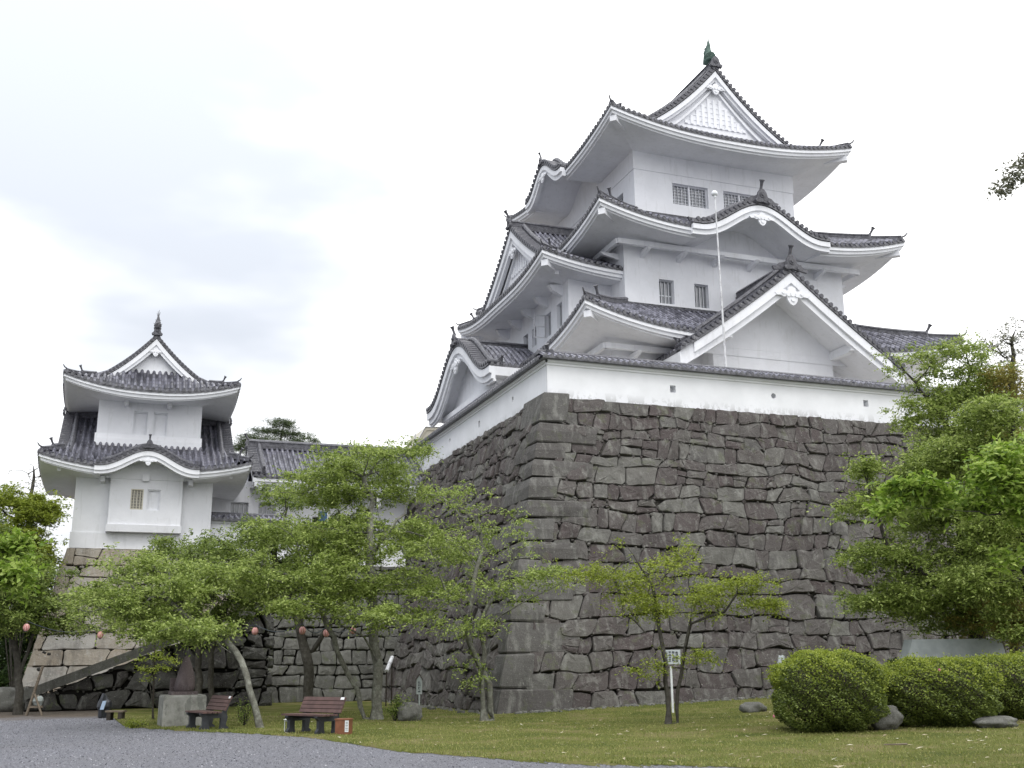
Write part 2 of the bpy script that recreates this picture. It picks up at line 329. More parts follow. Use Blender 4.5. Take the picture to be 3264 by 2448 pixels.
# grass blades
mb = MB(); n = 110000
gx = rng.uniform(.5, 34, n*2); gy = lawn_edge(gx)+.05+(rng.random(n*2)**1.4)*34
gy += 0; keep = (gy < 40) & (np.abs((gx*R0[0]+gy*R0[1])/(gx*F0[0]+gy*F0[1])) < .5)
gx, gy = gx[keep][:n], gy[keep][:n]; n = len(gx); an = rng.uniform(0, 6.28, n); hh = rng.uniform(.02, .055, n)*(1+.6*(rng.random(n) > .93)); ww = rng.uniform(.008, .018, n)
b0 = np.stack([gx, gy, gz(gx, gy)+.02], 1); dx = np.stack([np.cos(an), np.sin(an), 0*an], 1)*ww[:, None]
tp = b0+np.stack([rng.normal(0, .02, n), rng.normal(0, .02, n), hh], 1)
def tri_soup(name, A, B, Cc, mat, **k):
    n = len(A); V = np.stack([A, B, Cc], 1).reshape(-1, 3); me = bpy.data.meshes.new(name); me.vertices.add(3*n); me.vertices.foreach_set('co', V.astype('f').ravel())
    me.loops.add(3*n); me.loops.foreach_set('vertex_index', np.arange(3*n)); me.polygons.add(n); me.polygons.foreach_set('loop_start', np.arange(n)*3); me.polygons.foreach_set('loop_total', np.full(n, 3))
    me.materials.append(MAT[mat]); me.update(); me.validate(); o = bpy.data.objects.new(name, me); col.objects.link(o); return o
n = 60000; px_ = rng.uniform(-9, 12, n*2); py_ = rng.uniform(9, 40, n*2); px_ += (py_-20)*.10; ok_ = (py_ < lawn_edge(np.clip(px_, .3, 60))+.1) | (px_ < .3); px_, py_ = px_[ok_][:n], py_[ok_][:n]; n = len(px_)
an2 = rng.uniform(0, 6.28, n); sz_ = rng.uniform(.006, .019, n); c0 = np.stack([px_, py_, gz(px_, py_)+.008], 1); d1 = np.stack([np.cos(an2), np.sin(an2), rng.uniform(-.3, .3, n)], 1)*sz_[:, None]; d2 = np.stack([-np.sin(an2), np.cos(an2), rng.uniform(.2, .9, n)], 1)*sz_[:, None]
tag(tri_soup('loose_gravel', c0-d1, c0+d1, c0+d2, 'pebble'), 'loose blue-grey gravel chips on the open ground', 'gravel', kind='stuff')
n = len(gx)
tag(tri_soup('grass', b0-dx, b0+dx, tp, 'grass_blade'), 'short patchy green grass between the gravel and the stone walls', 'grass', kind='stuff')

# ------------------------------------------------------------------ masonry
def clip_poly(P, n, d):
    "keep the side n.p <= d"
    o = []
    for i in range(len(P)):
        a, b = P[i], P[(i+1) % len(P)]; da, db = n@a-d, n@b-d
        if da <= 0: o.append(a)
        if (da < 0 < db) or (db < 0 < da): o.append(a+(b-a)*(da/(da-db)))
    return o
def stones(mb, Pf, Nf, W, H, cw, ch, seed, gap=.022, depth=.22, bulge=.05, cut=None, jx=.32, jy=.30, chink=.5, rough=1., u0=0., rowgrow=0., warp=0.):
    "irregular coursed stones over a face: Pf(u, v) gives the point, Nf the outward normal"
    rs = np.random.default_rng(seed); verts = []; cells = []; v = 0.; rows = [0.]
    while v < H: v += ch*rs.uniform(.82, 1.25)*(1+rowgrow*(1-v/H)); rows.append(v)
    rows[-1] = H+.02; kn = np.arange(u0-2*cw, W+3*cw, cw*1.1); am = min(jy, .24)*ch
    bf = []
    for k, rv in enumerate(rows):
        a_ = 0 if k in (0, len(rows)-1) else am; w1 = rs.normal(0, a_*.55, len(kn)); w2 = np.interp(kn, kn[::5], rs.normal(0, a_*.9, len(kn[::5]))); bf.append(rv+np.clip(w1+w2, -am*1.0, am*1.0))
    def bv(k, u): return float(np.interp(u, kn, bf[k]))
    for k in range(len(rows)-1):
        u = u0-rs.uniform(0, cw); tl = rs.normal(0, .06)
        gr_ = (1+rowgrow*(1-rows[k]/H))
        while u < W:
            wc = cw*gr_*rs.choice([rs.uniform(.5, .8), rs.uniform(.8, 1.2), rs.uniform(1.2, 1.75)], p=[.3, .45, .25]); u2 = u+wc; tl2 = rs.normal(0, .07)*rough
            sb, st_ = rs.uniform(0, .05)*ch*rough, rs.uniform(0, 1.)**3*.15*ch*rough; um = (u+u2)/2+rs.uniform(-.2, .2)*wc
            P_ = [(u-tl, bv(k, u)+sb), (um, bv(k, um)+sb*rs.uniform(-.5, 1)), (u2-tl2, bv(k, u2)+sb), (u2+tl2, bv(k+1, u2)-st_), (um+rs.uniform(-.1, .1), bv(k+1, um)-st_*rs.uniform(-.3, 1.)), (u+tl, bv(k+1, u)-st_)]
            P_ = [np.array(p)+rs.normal(0, .02, 2)*rough for p in P_]; q = rs.random()
            if q < .10*rough and wc < cw*1.3:
                f1, f2 = rs.uniform(.35, .65, 2); L_, R_ = P_[0]+(P_[5]-P_[0])*f1, P_[2]+(P_[3]-P_[2])*f2; cells += [[P_[0], P_[1], P_[2], R_, L_], [L_, R_, P_[3], P_[4], P_[5]]]
            elif q < .30*rough:
                c_ = rs.integers(0, 4); ix_ = [0, 2, 3, 5][c_]; a1_, b1_ = P_[ix_-1], P_[(ix_+1) % 6]; f_ = rs.uniform(.3, .55); new_ = [P_[ix_]+(a1_-P_[ix_])*f_, P_[ix_]+(b1_-P_[ix_])*f_]; verts.append(P_[ix_]*.7+(new_[0]+new_[1])*.15); P_ = P_[:ix_]+new_+P_[ix_+1:]; cells.append(P_)
            else: cells.append(P_)
            u, tl = u2, tl2
    if warp:
        q1_, q2_, q3_, q4_ = rs.uniform(0, 6.28, 4)
        def wp(p):
            e_ = min(1., p[1]/.8, (H-p[1])/.5); e_ = max(e_, 0.)
            return p+e_*warp*np.array([.5*math.sin(p[1]*2.1+q1_)+.4*math.sin(p[0]*1.3+p[1]*.9+q2_), math.sin(p[0]*1.15+1.2*math.sin(p[1]*.7+q4_)+q3_)+.7*math.sin(p[0]*2.7+p[1]*1.6+q4_)])
        cells = [[wp(p) for p in c_] for c_ in cells]; verts = [wp(p) for p in verts]
    for poly in cells:
        for nn, dd in ((np.array([-1., 0]), -u0), (np.array([1., 0]), W), (np.array([0, -1.]), 0.), (np.array([0, 1.]), H)):
            poly = clip_poly(poly, nn, dd)
            if len(poly) < 3: break
        if len(poly) < 3: continue
        if cut is not None:
            poly = clip_poly(poly, np.array(cut[:2]), cut[2])
            if len(poly) < 3: continue
        poly = np.array(poly); poly = np.array([p for t, p in enumerate(poly) if np.linalg.norm(p-poly[t-1]) > .05])
        if len(poly) < 3: continue
        ar = .5*abs(sum(poly[t-1][0]*poly[t][1]-poly[t][0]*poly[t-1][1] for t in range(len(poly))))
        if ar < .015: continue
        if chink:
            for p in poly:
                if rs.random() < chink: verts.append(p)
        c = poly.mean(0); g_ = gap*rs.uniform(.5, 1.9); ch2 = []
        for t in range(len(poly)):
            a, b, p = poly[t-1], poly[(t+1) % len(poly)], poly[t]; f = rs.uniform(.05, .16); ch2 += [p+(a-p)*f, p+(b-p)*f]
            if np.linalg.norm(b-p) > .45: ch2.append(p+(b-p)*.5+rs.normal(0, .018, 2)*rough)
        ch2 = np.array(ch2); rr = np.linalg.norm(ch2-c, axis=1, keepdims=True)
        R1 = c+(ch2-c)*(1-g_/rr); R2 = c+(ch2-c)*(1-(g_+.022)/rr); R3 = c+(ch2-c)*.55
        out = rs.normal(0, .028)*rough; tx, ty = rs.normal(0, .05, 2)*rough; ty -= .02; n = len(ch2); V = []
        for R, base in ((R1, -depth), (R1, -.035), (R2, .01), (R3, bulge*rs.uniform(.3, 1))):
            for p in R: 
                e = base+(0 if base < -.1 else out+tx*(p[0]-c[0])+ty*(p[1]-c[1])+rs.normal(0, .008)*rough); V.append(Pf(p[0], p[1])+Nf*e)
        V.append(Pf(*c)+Nf*(out+bulge)); F = []
        for L in range(3):
            for t in range(n): t2 = (t+1) % n; F.append((L*n+t, L*n+t2, (L+1)*n+t2, (L+1)*n+t))
        for t in range(n): F.append((3*n+t, 3*n+(t+1) % n, 4*n))
        if np.linalg.det(np.array([Pf(c[0]+.1, c[1])-Pf(*c), Pf(c[0], c[1]+.1)-Pf(*c), Nf])) < 0: F = [f[::-1] for f in F]
        if sum(poly[t-1][0]*poly[t][1]-poly[t][0]*poly[t-1][1] for t in range(len(poly))) < 0: F = [f[::-1] for f in F]
        mb.add(V, F)
    r2 = random.Random(seed)
    for p in verts:
        if p[0] < u0+.1 or p[0] > W-.1 or p[1] < .1 or p[1] > H-.15: continue
        for _ in range(r2.choice((1, 1, 2))): ico(mb, Pf(p[0]+r2.uniform(-.05, .05), p[1]+r2.uniform(-.05, .05))-Nf*.05, r2.uniform(.035, .085), (1, 1, .8), .2, 0, 6, 4, r2)

BX, BY, BZ, BB = 12.137, 34.797, 11.70, 3.0
def bat(z): t = np.clip(z/BZ, -.1, 1.05); return BB*t
base = empty('castle_stone_base', (BX, BY, 0), 'tall battered base of dark fitted stones with long corner blocks under the main keep', 'stone wall')
SL = math.hypot(BZ, BB)
nF = A3(0, -BZ, BB)/SL; nL = A3(-BZ, 0, BB)/SL
def PF(u, v): z = v*BZ/SL; return A3(BX+bat(z)+u, BY+bat(z), z)
def PL(u, v): z = v*BZ/SL; return A3(BX+bat(z), BY+bat(z)+u, z)
def PF0(u, v): z = v*BZ/SL; return A3(BX+u, BY+bat(z), z)
def PL0(u, v): z = v*BZ/SL; return A3(BX+bat(z), BY+u, z)
mb = MB(); stones(mb, PF, nF, 30, SL, .74, .52, 11, gap=.006, rowgrow=.4, bulge=.03, chink=.45, warp=.06, u0=.8)
mb.build('front_masonry', 'castle_stone', base)
mb = MB(); stones(mb, PL, nL, 27, SL, .74, .52, 12, gap=.008, rowgrow=.35, bulge=.045, chink=.4, rough=1.3, warp=.09, u0=.8)
mb.build('side_masonry', 'castle_stone', base)
mb = MB()
P = [A3(BX, BY, -1), A3(BX+46, BY, -1), A3(BX+46+BB, BY+BB, BZ), A3(BX+BB, BY+BB, BZ)]
def pc(x, y, z): return A3(x+.075, y+.075, z-.02)
mb.add([pc(*p) for p in P], [(0, 1, 2, 3)]); P2 = [A3(BX, BY, -1), A3(BX, BY+40, -1), A3(BX+BB, BY+40+BB, BZ), A3(BX+BB, BY+BB, BZ)]
mb.add([pc(*p) for p in P2], [(3, 2, 1, 0)])
mb.build('packing', 'packing_earth', base)
# quoins: long blocks laid alternately on each face
mb = MB(); rq = random.Random(5); z = -.25; k = 0
while z < BZ-.05:
    h = rq.uniform(.66, .92) if z > 2.5 else rq.uniform(.9, 1.15)
    if z+h > BZ-.3: h = BZ+.16-z
    a, b = (rq.uniform(2.1, 2.8), rq.uniform(.95, 1.25)) if k % 2 == 0 else (rq.uniform(1.0, 1.3), rq.uniform(2.0, 2.7))
    o0 = rq.uniform(.03, .06); z0, z1 = z+.02, z+h-.02
    lo = bat(z0)-o0; hi = bat(z1)-o0; s1, s2 = rq.uniform(-.06, .06), rq.uniform(-.06, .06)
    e = .05
    def ring(zz, off, ins): return [A3(BX+off+ins, BY+off+ins, zz), A3(BX+off+a-ins, BY+off+ins, zz+s1), A3(BX+off+a-ins, BY+off+.6, zz+s1), A3(BX+off+.6, BY+off+.6, zz), A3(BX+off+.6, BY+off+b-ins, zz+s2), A3(BX+off+ins, BY+off+b-ins, zz+s2)]
    rings = [ring(z0, lo, e), ring(z0+e, lo+.013, 0), ring((z0+z1)/2+rq.uniform(-.1, .1), (lo+hi)/2-.02, -.01), ring(z1-e, hi-.013, 0), ring(z1, hi, e)]
    rings = [[p_+np.array([rq.uniform(-.02, .02), rq.uniform(-.02, .02), rq.uniform(-.022, .022)]) for p_ in r_] for r_ in rings]
    mb.grid(rings, close=True); n = 6
    mb.add(rings[0], [(0, 5, 4, 3), (0, 3, 2, 1)]); mb.add(rings[-1], [(0, 1, 2, 3), (0, 3, 4, 5)]); z += h; k += 1
mb.build('corner_block', 'corner_stone', base)
mb = MB(); mb.box((BX+BB+.3, BY+BB+.3, BZ-.4), (60, 80, BZ-.03)); tag(mb.build('terrace_ground', 'pale_sand'), kind='structure')

# ------------------------------------------------------------------ roofs
def side(mt, me_, O, A, Nn, L, D, prof, ze, H, wl, p=.3, hips=(1, 1), g=None, eave=None, o=2.4, Dl=4., tiles=True, a0=0., a1=None, gap=None, ext=0.):
    O, A, Nn = A3(*O, 0), A3(*A, 0), A3(*Nn, 0); a1 = L if a1 is None else a1
    def lift(c, d): return H*np.clip(1-c/wl, 0, 1)**2.2*np.clip(1-d/Dl, 0, 1)
    def cc(a, d):
        c = 1e9
        if hips[0]: c = np.minimum(c, a-d)
        if hips[1]: c = np.minimum(c, L-a-d)
        return np.maximum(c, 0)
    def P(a, d, h=0.):
        e_ = 0.
        if ext: q_ = min(1., float(cc(a, d))/1.7); e_ = max(0., ext*d-prof(d))*q_*q_*(3-2*q_)
        return O+A*a+Nn*d+Z*(ze+prof(d)+e_+float(lift(cc(a, d), d))+h)
    def gd0(a):
        if not gap or not (gap[0]-.01 <= a <= gap[1]+.01): return 0.
        w_ = abs(a-(gap[0]+gap[1])/2)
        for d in np.linspace(0, gap[2], 12):
            if ze+prof(d) > gap[3](w_)-.15: return d
        return gap[2]
    if tiles:
        nc = max(1, round((a1-a0)/p)); pp = (a1-a0)/nc; X = [(-.5, -.05), (-.31, -.02), (-.27, .06), (-.15, .115), (0, .135), (.15, .115), (.27, .06), (.31, -.02)]
        lim = lambda a: min(D, a if hips[0] else D, L-a if hips[1] else D)
        segs = [(a0, a1, lim)]
        if g is not None:
            segs = [(0, g, lambda a: min(D, a)), (g, L-g, lambda a: D), (L-g, L, lambda a: min(D, L-a))]
        for s0, s1, dm in segs:
            n_ = max(1, round((s1-s0)/p)); q = (s1-s0)/n_; nd = max(3, int(D/.45)); G = []; U = []
            cols = [(s0+(i+.5+x)*q, h) for i in range(n_) for x, h in X]+[(s1, -.05)]
            for a, h in cols:
                a = min(max(a, s0), s1); dx = max(dm(a), .0); t = np.linspace(min(gd0(a), dx), dx, nd+1); G.append([P(a, d, h) for d in t]); U.append([(a/q+.5, d/.28) for d in t])
            mt.grid(G, 0, U)
            if s0 == 0 or g is None or s0 == g:
                for i in range(n_):
                    a = s0+(i+.5)*q
                    if gap and gap[0] < a < gap[1]: continue
                    c = P(a, 0, .02)-Nn*.03; n8 = 8; r = .088; an = [2*math.pi*j/n8 for j in range(n8)]
                    R1 = [c+A*r*math.cos(x)+Z*r*math.sin(x) for x in an]; R2 = [v+Nn*.12 for v in R1]
                    mt.grid([R1, R2], 1, close=True); mt.add(R1, [tuple(range(n8))], 1)
        for r0_, r1_ in ([(a0, a1)] if not gap else [(a0, gap[0]), (gap[1], a1)]):
            s_ = np.linspace(r0_, r1_, max(4, int((r1_-r0_)/.15)))
            mt.grid([[P(a, 0, -.01) for a in s_], [P(a, 0, -.10-.03*abs(math.sin(a*math.pi/p))) for a in s_]], 1)
    if me_ is not None:
        pf = eave or [(.04, -.11), (.04, -.29), (.12, -.30), (.14, -.46), (.25, -.48), (.27, -.56)]
        prf = list(pf)+[(.27+(o-.27)*t, pf[-1][1]+.10*t*(o-.27)) for t in (.25, .5, .75, 1.0)]
        for half in ((0,) if not gap else (1, 2)):
          G = []; ns = max(6, int((a1-a0)/.4))
          for s in np.linspace(0, 1, ns+1):
            row = []
            for d, h in prf:
                lo = d if hips[0] else a0; hi = L-d if hips[1] else a1
                if half == 1: hi = gap[0]
                if half == 2: lo = gap[1]
                if a0 > 0 or a1 < L: lo = max(lo, a0); hi = min(hi, a1)
                a = lo+s*(hi-lo); f = max(0, 1-max(0, d-.27)/(o-.2)); row.append(O+A*a+Nn*d+Z*(ze+h+float(lift(cc(a, d), 0))*f))
            G.append(row)
          me_.grid(G, 0); me_.add(G[0], [tuple(range(len(G[0])))]); me_.add(G[-1], [tuple(range(len(G[0])))])
    return P
RP = [(-.17, -.05), (-.17, .10), (-.12, .12), (-.12, .24), (-.15, .26), (-.09, .34), (0, .38), (.09, .34), (.15, .26), (.12, .24), (.12, .12), (.17, .10), (.17, -.05)]
RPs = [(x*.8, y*.72) for x, y in RP]; RPb = [(x*1.45, y*1.75) for x, y in RP]
def oni(mb, c, out, s=1.):
    "demon tile: shield with curled shoulders and a raised boss, and a horn tile above"
    c = np.array(c, float); out = np.array(out, float); out = out/np.linalg.norm(out); sd = np.cross(out, Z); sd /= np.linalg.norm(sd)
    pts = [(-.34, -.12), (-.38, .02), (-.30, .10), (-.24, .24), (-.20, .40), (-.10, .54), (0, .58), (.10, .54), (.20, .40), (.24, .24), (.30, .10), (.38, .02), (.34, -.12), (0, -.04)]
    mb.prism([c+sd*x*s+Z*y*s for x, y in pts], out*.12*s)
    for r, d in ((.15, .15), (.07, .19)):
        an = np.arange(10)*2*np.pi/10; mb.prism([c+Z*.28*s+(sd*math.cos(a)+Z*math.sin(a))*r*s for a in an], out*d*s)
    for q in (-1, 1): an = np.arange(8)*2*np.pi/8; mb.prism([c+sd*q*.30*s+Z*.0*s+(sd*math.cos(a)+Z*math.sin(a))*.09*s for a in an], out*.17*s)
def horn(mb, c, out, s=1., lean=.55):
    c = np.array(c, float); out = np.array(out, float); out = out/np.linalg.norm(out)
    d = out*lean+Z*(1-lean*.4); d /= np.linalg.norm(d)
    mb.tube([c, c+d*.18*s, c+d*.36*s+Z*.03*s, c+d*.46*s+Z*.05*s], [.09*s, .07*s, .08*s, .11*s], 8)
    e = c+d*.46*s+Z*.05*s; mb.tube([e, e+d*.05*s], .135*s, 10)
def hip(mr, P0, P1, Pf_, D, sgn, out, s=1., split=1.25):
    "ridges down a hip; Pf_(d) = point on the hip"
    o2 = A3(out[0], out[1], 0); o2 /= np.linalg.norm(o2); sd = np.cross(o2, Z)
    up = [Pf_(d) for d in np.linspace(D, split, 10)]; mr.sweep(up, [(x*s, y*s) for x, y in RP], sd); oni(mr, up[-1]-Z*.02+o2*.02, o2, .62*s); horn(mr, up[-1]+Z*.30*s, o2, .85*s)
    lw = [Pf_(d) for d in np.linspace(split, .12, 6)]; mr.sweep(lw, [(x*s, y*s) for x, y in RPs], sd); oni(mr, lw[-1]-Z*.05, o2, .42*s)
    t = lw[-1]+Z*.16; mr.tube([t, t+o2*.18*s+Z*.05*s, t+o2*.33*s+Z*.20*s], [.05*s, .045*s, .03*s], 6)
def corner_beam(me_, p, out, s=1.):
    o2 = A3(out[0], out[1], 0); o2 /= np.linalg.norm(o2); sd = np.cross(o2, Z)
    me_.obox(np.array(p)-o2*.95*s-Z*.70*s, o2*.62*s, sd*.17*s, Z*.15*s)
def quads(x0, x1, y0, y1):
    return [((x0, y0), (1, 0), (0, 1), x1-x0), ((x1, y0), (0, 1), (-1, 0), y1-y0), ((x1, y1), (-1, 0), (0, -1), x1-x0), ((x0, y1), (0, -1), (1, 0), y1-y0)]
def verge(mt, mw, mr, O, Wd, Out, zf, W, s=1., bands=None, comb=.30, rake=True, w0=0., end_oni=True, bw=None):
    "edge of a gable seen from outside: comb of short tiles, white bargeboards, a descending ridge"
    O, Wd, Out = A3(*O), A3(*Wd), A3(*Out); bands = bands or [(.06, .40, -.25, .02), (.40, .66, -.30, -.09)]
    for q in (-1, 1):
        wpts = np.linspace(0, W, 22)
        def pt(w, off, out): 
            sl = (zf(min(w+.05, W))-zf(max(w-.05, 0)))/(min(w+.05, W)-max(w-.05, 0)); k = math.sqrt(1+sl*sl); k = min(k, 1.7); return O+Wd*q*w+Z*(zf(w)-off*s*k)+Out*out*s
        for t, b, i, o in bands:
            ring = [[pt(w, t, o), pt(w, b, o), pt(w, b, i), pt(w, t, i)] for w in np.linspace(0, bw or W, 22)]
            mw.grid(ring, 0, close=True); mw.add(ring[-1], [(0, 1, 2, 3)])
        if bw: rg = [[pt(w, .0, -.06), pt(w, .68, -.06), pt(w, .68, -.3), pt(w, .0, -.3)] for w in np.linspace(bw-.25, W, 6)]; mw.grid(rg, 0, close=True); mw.add(rg[-1], [(0, 1, 2, 3)])
        # comb tiles
        d = 0.; w = .12
        while w < W-.02:
            sl = (zf(min(w+.05, W))-zf(max(w-.05, 0)))/.1; c = O+Wd*q*w+Z*(zf(w)+.15*s); r = .11*s
            mt.tube([c+Out*.10*s, c-Out*.5*s], r, 7, 0, smooth=True); w += comb*s/math.sqrt(1+sl*sl)
        strip = [[pt(w, -.12, .05), pt(w, .06, .07), pt(w, .06, -.2)] for w in wpts]; mt.grid(strip, 1)
        if rake:
            wl = np.linspace(max(w0, .15), W-.35*s, 14); mr.sweep([O+Wd*q*w+Z*(zf(w)+.03)-Out*.72*s for w in wl], [(x*s*.9, y*s*1.25) for x, y in RP], Out)
            if end_oni:
                e = O+Wd*q*(W-.33*s)+Z*(zf(W-.33*s))-Out*.72*s; oni(mr, e, Wd*q, .5*s); horn(mr, e+Z*.22*s, Wd*q, .65*s)
def pendant(mb, c, sd, out, s=1.):
    "carved hanging ornament below the apex"
    c, sd, out = A3(*c), A3(*sd), A3(*out)
    L = [(0, .30), (.16, .24), (.20, .08), (.34, .14), (.50, .10), (.66, -.02), (.80, -.02), (.70, -.12), (.52, -.10), (.40, -.16), (.26, -.14), (.22, -.30), (.12, -.44), (0, -.50)]
    pts = [(x, y) for x, y in L]+[(-x, y) for x, y in L[-2:0:-1]]
    mb.prism([c+sd*x*s+Z*y*s for x, y in pts], out*.09*s)
    for x, y, r in ((0, -.02, .13), (.20, -.06, .10), (-.20, -.06, .10), (0, -.26, .09), (.42, 0, .07), (-.42, 0, .07)):
        an = np.arange(9)*2*np.pi/9; mb.prism([c+sd*(x+r*math.cos(a))*s+Z*(y+r*math.sin(a))*s for a in an], out*.13*s)
def gable_face(mw, O, Wd, Out, zf, W, zb, off=.35, inset=.5, lattice=None, s=1.):
    O, Wd, Out = A3(*O), A3(*Wd), A3(*Out); ws = np.linspace(-W, W, 31); top = [O+Wd*w+Z*(max(zf(abs(w))-off, zb+.01))-Out*inset for w in ws]; bot = [A3(p[0], p[1], zb) for p in top]
    mw.grid([top, bot], 0)
    if lattice:
        w1, zl, zh = lattice
        for i in range(-int(w1/.36), int(w1/.36)+1):
            x = i*.36*s+.0; ht = min(zf(abs(x))-1.35*s, zh)
            if ht < zl+.12: continue
            mw.obox(O+Wd*x+Z*(zl+ht)/2-Out*(inset-.035), Wd*.09*s, Out*.035, Z*(ht-zl)/2)
        for zz in np.arange(zl, zh, .30*s):
            # cross rails, only as wide as the triangle at this height
            k = [w for w in np.linspace(0, w1, 40) if zf(w)-1.35*s > zz]
            if k: mw.obox(O+Z*zz-Out*(inset-.012), Wd*max(k), Out*.012, Z*.03*s)
        for q in (-1, 1):  # inner frame following the slope
            ws2 = np.linspace(0, w1+.5, 12); rg = [[O+Wd*q*w+Z*(zf(w)-t*s)-Out*(inset-d) for t, d in ((.95, .14), (1.12, .14), (1.12, 0), (.95, 0))] for w in ws2 if zf(w)-1.12*s > zb]
            if len(rg) > 1: mw.grid(rg, 0, close=True)
def irimoya(par, x0, x1, y0, y1, axis, ze, prof, H, wl, o, g, gd, s=1., gable=(1, 0), gz_=None, lattice=None, p=.3, ridge_s=1., Dl=4., tile='tile', bands=None, vw=None, ext=0., gaps=None, eave=None, cb=1.):
    "hip-and-gable roof"
    mt, me_, mr, mg = MB(), MB(), MB(), MB(); mgs = []; Q = quads(x0, x1, y0, y1); hw = (x1-x0)/2 if axis == 'Y' else (y1-y0)/2; xc, yc = (x0+x1)/2, (y0+y1)/2
    Ps = []
    for i, (O, A, Nn, L) in enumerate(Q):
        endside = (i % 2 == 0) if axis == 'Y' else (i % 2 == 1)
        Ps.append(side(mt, me_, O, A, Nn, L, (gd+.35) if endside else hw, prof, ze, H, wl, p, (1, 1), None if endside else g, o=o, Dl=Dl, gap=(gaps or {}).get(i), eave=eave, ext=ext if endside else 0.))
    zf = lambda w: ze+prof(hw-w)
    for i, (O, A, Nn, L) in enumerate(Q):
        O3 = A3(*O, 0); out = -(A3(*A, 0)+A3(*Nn, 0)); P = Ps[i]
        hip(mr, None, None, lambda d: P(d+1e-6, d), g+.2, 1, out, s, split=min(1.25*s, g*.75)); corner_beam(me_, P(0, 0)+Z*(.35*(1-cb)), out, s*cb)
    wid = hw+.0
    for k, flag in enumerate(gable):
        if axis == 'Y': yy = y0+g if k == 0 else y1-g; O = (xc, yy, 0); Wd = (1, 0, 0); Out = (0, -1 if k == 0 else 1, 0)
        else: xx = x0+g if k == 0 else x1-g; O = (xx, yc, 0); Wd = (0, 1, 0); Out = (-1 if k == 0 else 1, 0, 0)
        mg = MB(); mgs.append(mg); verge(mt, mg, mr, O, Wd, Out, zf, vw or hw-g*.8, s, bands=bands, end_oni=False); ofs = gd-g
        gable_face(mg, O, Wd, Out, zf, hw-gd, ze+prof(gd*.6), .3, ofs, lattice, s)
        pz = zf(0)-1.15*s; pendant(mg, A3(*O)+Z*pz-A3(*Out)*(.10*s), Wd, Out, .85*s)
        e = A3(*O)+Z*(zf(0)+.12)+A3(*Out)*.05; oni(mr, e, Out, 1.0*ridge_s)
    a, b = ((xc, y0+g-.02, 0), (xc, y1-g+.02, 0)) if axis == 'Y' else ((x0+g-.02, yc, 0), (x1-g+.02, yc, 0))
    zr = zf(0); sdv = (1, 0, 0) if axis == 'Y' else (0, 1, 0)
    mr.sweep([A3(*a)+Z*zr, A3(*b)+Z*zr], [(x*ridge_s*1.45, y*ridge_s*1.6) for x, y in RP], sdv)
    r = mt.build('tiled_roof', [tile, 'tile_end'], par); e = me_.build('eaves', 'plaster', par); mr.build('ridge', 'ridge_tile', r)
    for mg in mgs: mg.build('gable', 'plaster', r)
    return r, zf
def skirt(par, x0, x1, y0, y1, D, ze, prof, H, wl, o, s=1., p=.3, brackets=True, tile='tile', gaps=None, open_=None):
    mt, me_, mr = MB(), MB(), MB()
    for i, (O, A, Nn, L) in enumerate(quads(x0, x1, y0, y1)):
        P = side(mt, me_, O, A, Nn, L, D, prof, ze, H, wl, p, o=o, gap=(gaps or {}).get(i)); out = -(A3(*A, 0)+A3(*Nn, 0))
        hip(mr, None, None, lambda d: P(d+1e-6, d), D, 1, out, s); corner_beam(me_, P(0, 0), out, s)
        O3, A_, N_ = A3(*O, 0), A3(*A, 0), A3(*Nn, 0)
        # flashing ridge against the upper wall
        mr.sweep([P(D, D-.12), P(L-D, D-.12)], [(-.12, 0), (-.12, .14), (.1, .2), (.12, 0)], N_)
        if brackets:
            zb = ze-.42; dd = o-.62
            for b0, b1 in ([(dd, L-dd)] if not (open_ and i == 0) else [(dd, open_[0]), (open_[1], L-dd)]): me_.obox(O3+A_*(b0+b1)/2+N_*dd+Z*(zb-.12), A_*(b1-b0)/2, N_*.10, Z*.13)
            for a in np.arange(o+.9, L-o-.3, 2.05):
                if open_ and i == 0 and open_[0]-.3 < a < open_[1]: continue
                c = O3+A_*a; me_.prism([c+N_*(dd-.35)+Z*(zb-.30), c+N_*(dd-.2)+Z*(zb-.42), c+N_*(dd+.25)+Z*(zb-.52), c+N_*(o+.02)+Z*(zb-.62), c+N_*(o+.02)+Z*(zb-.28), c+N_*(dd-.35)+Z*(zb-.28)], A_*.20)
    r = mt.build('tiled_roof', [tile, 'tile_end'], par); me_.build('eaves', 'plaster', par); mr.build('ridge', 'ridge_tile', r); return r
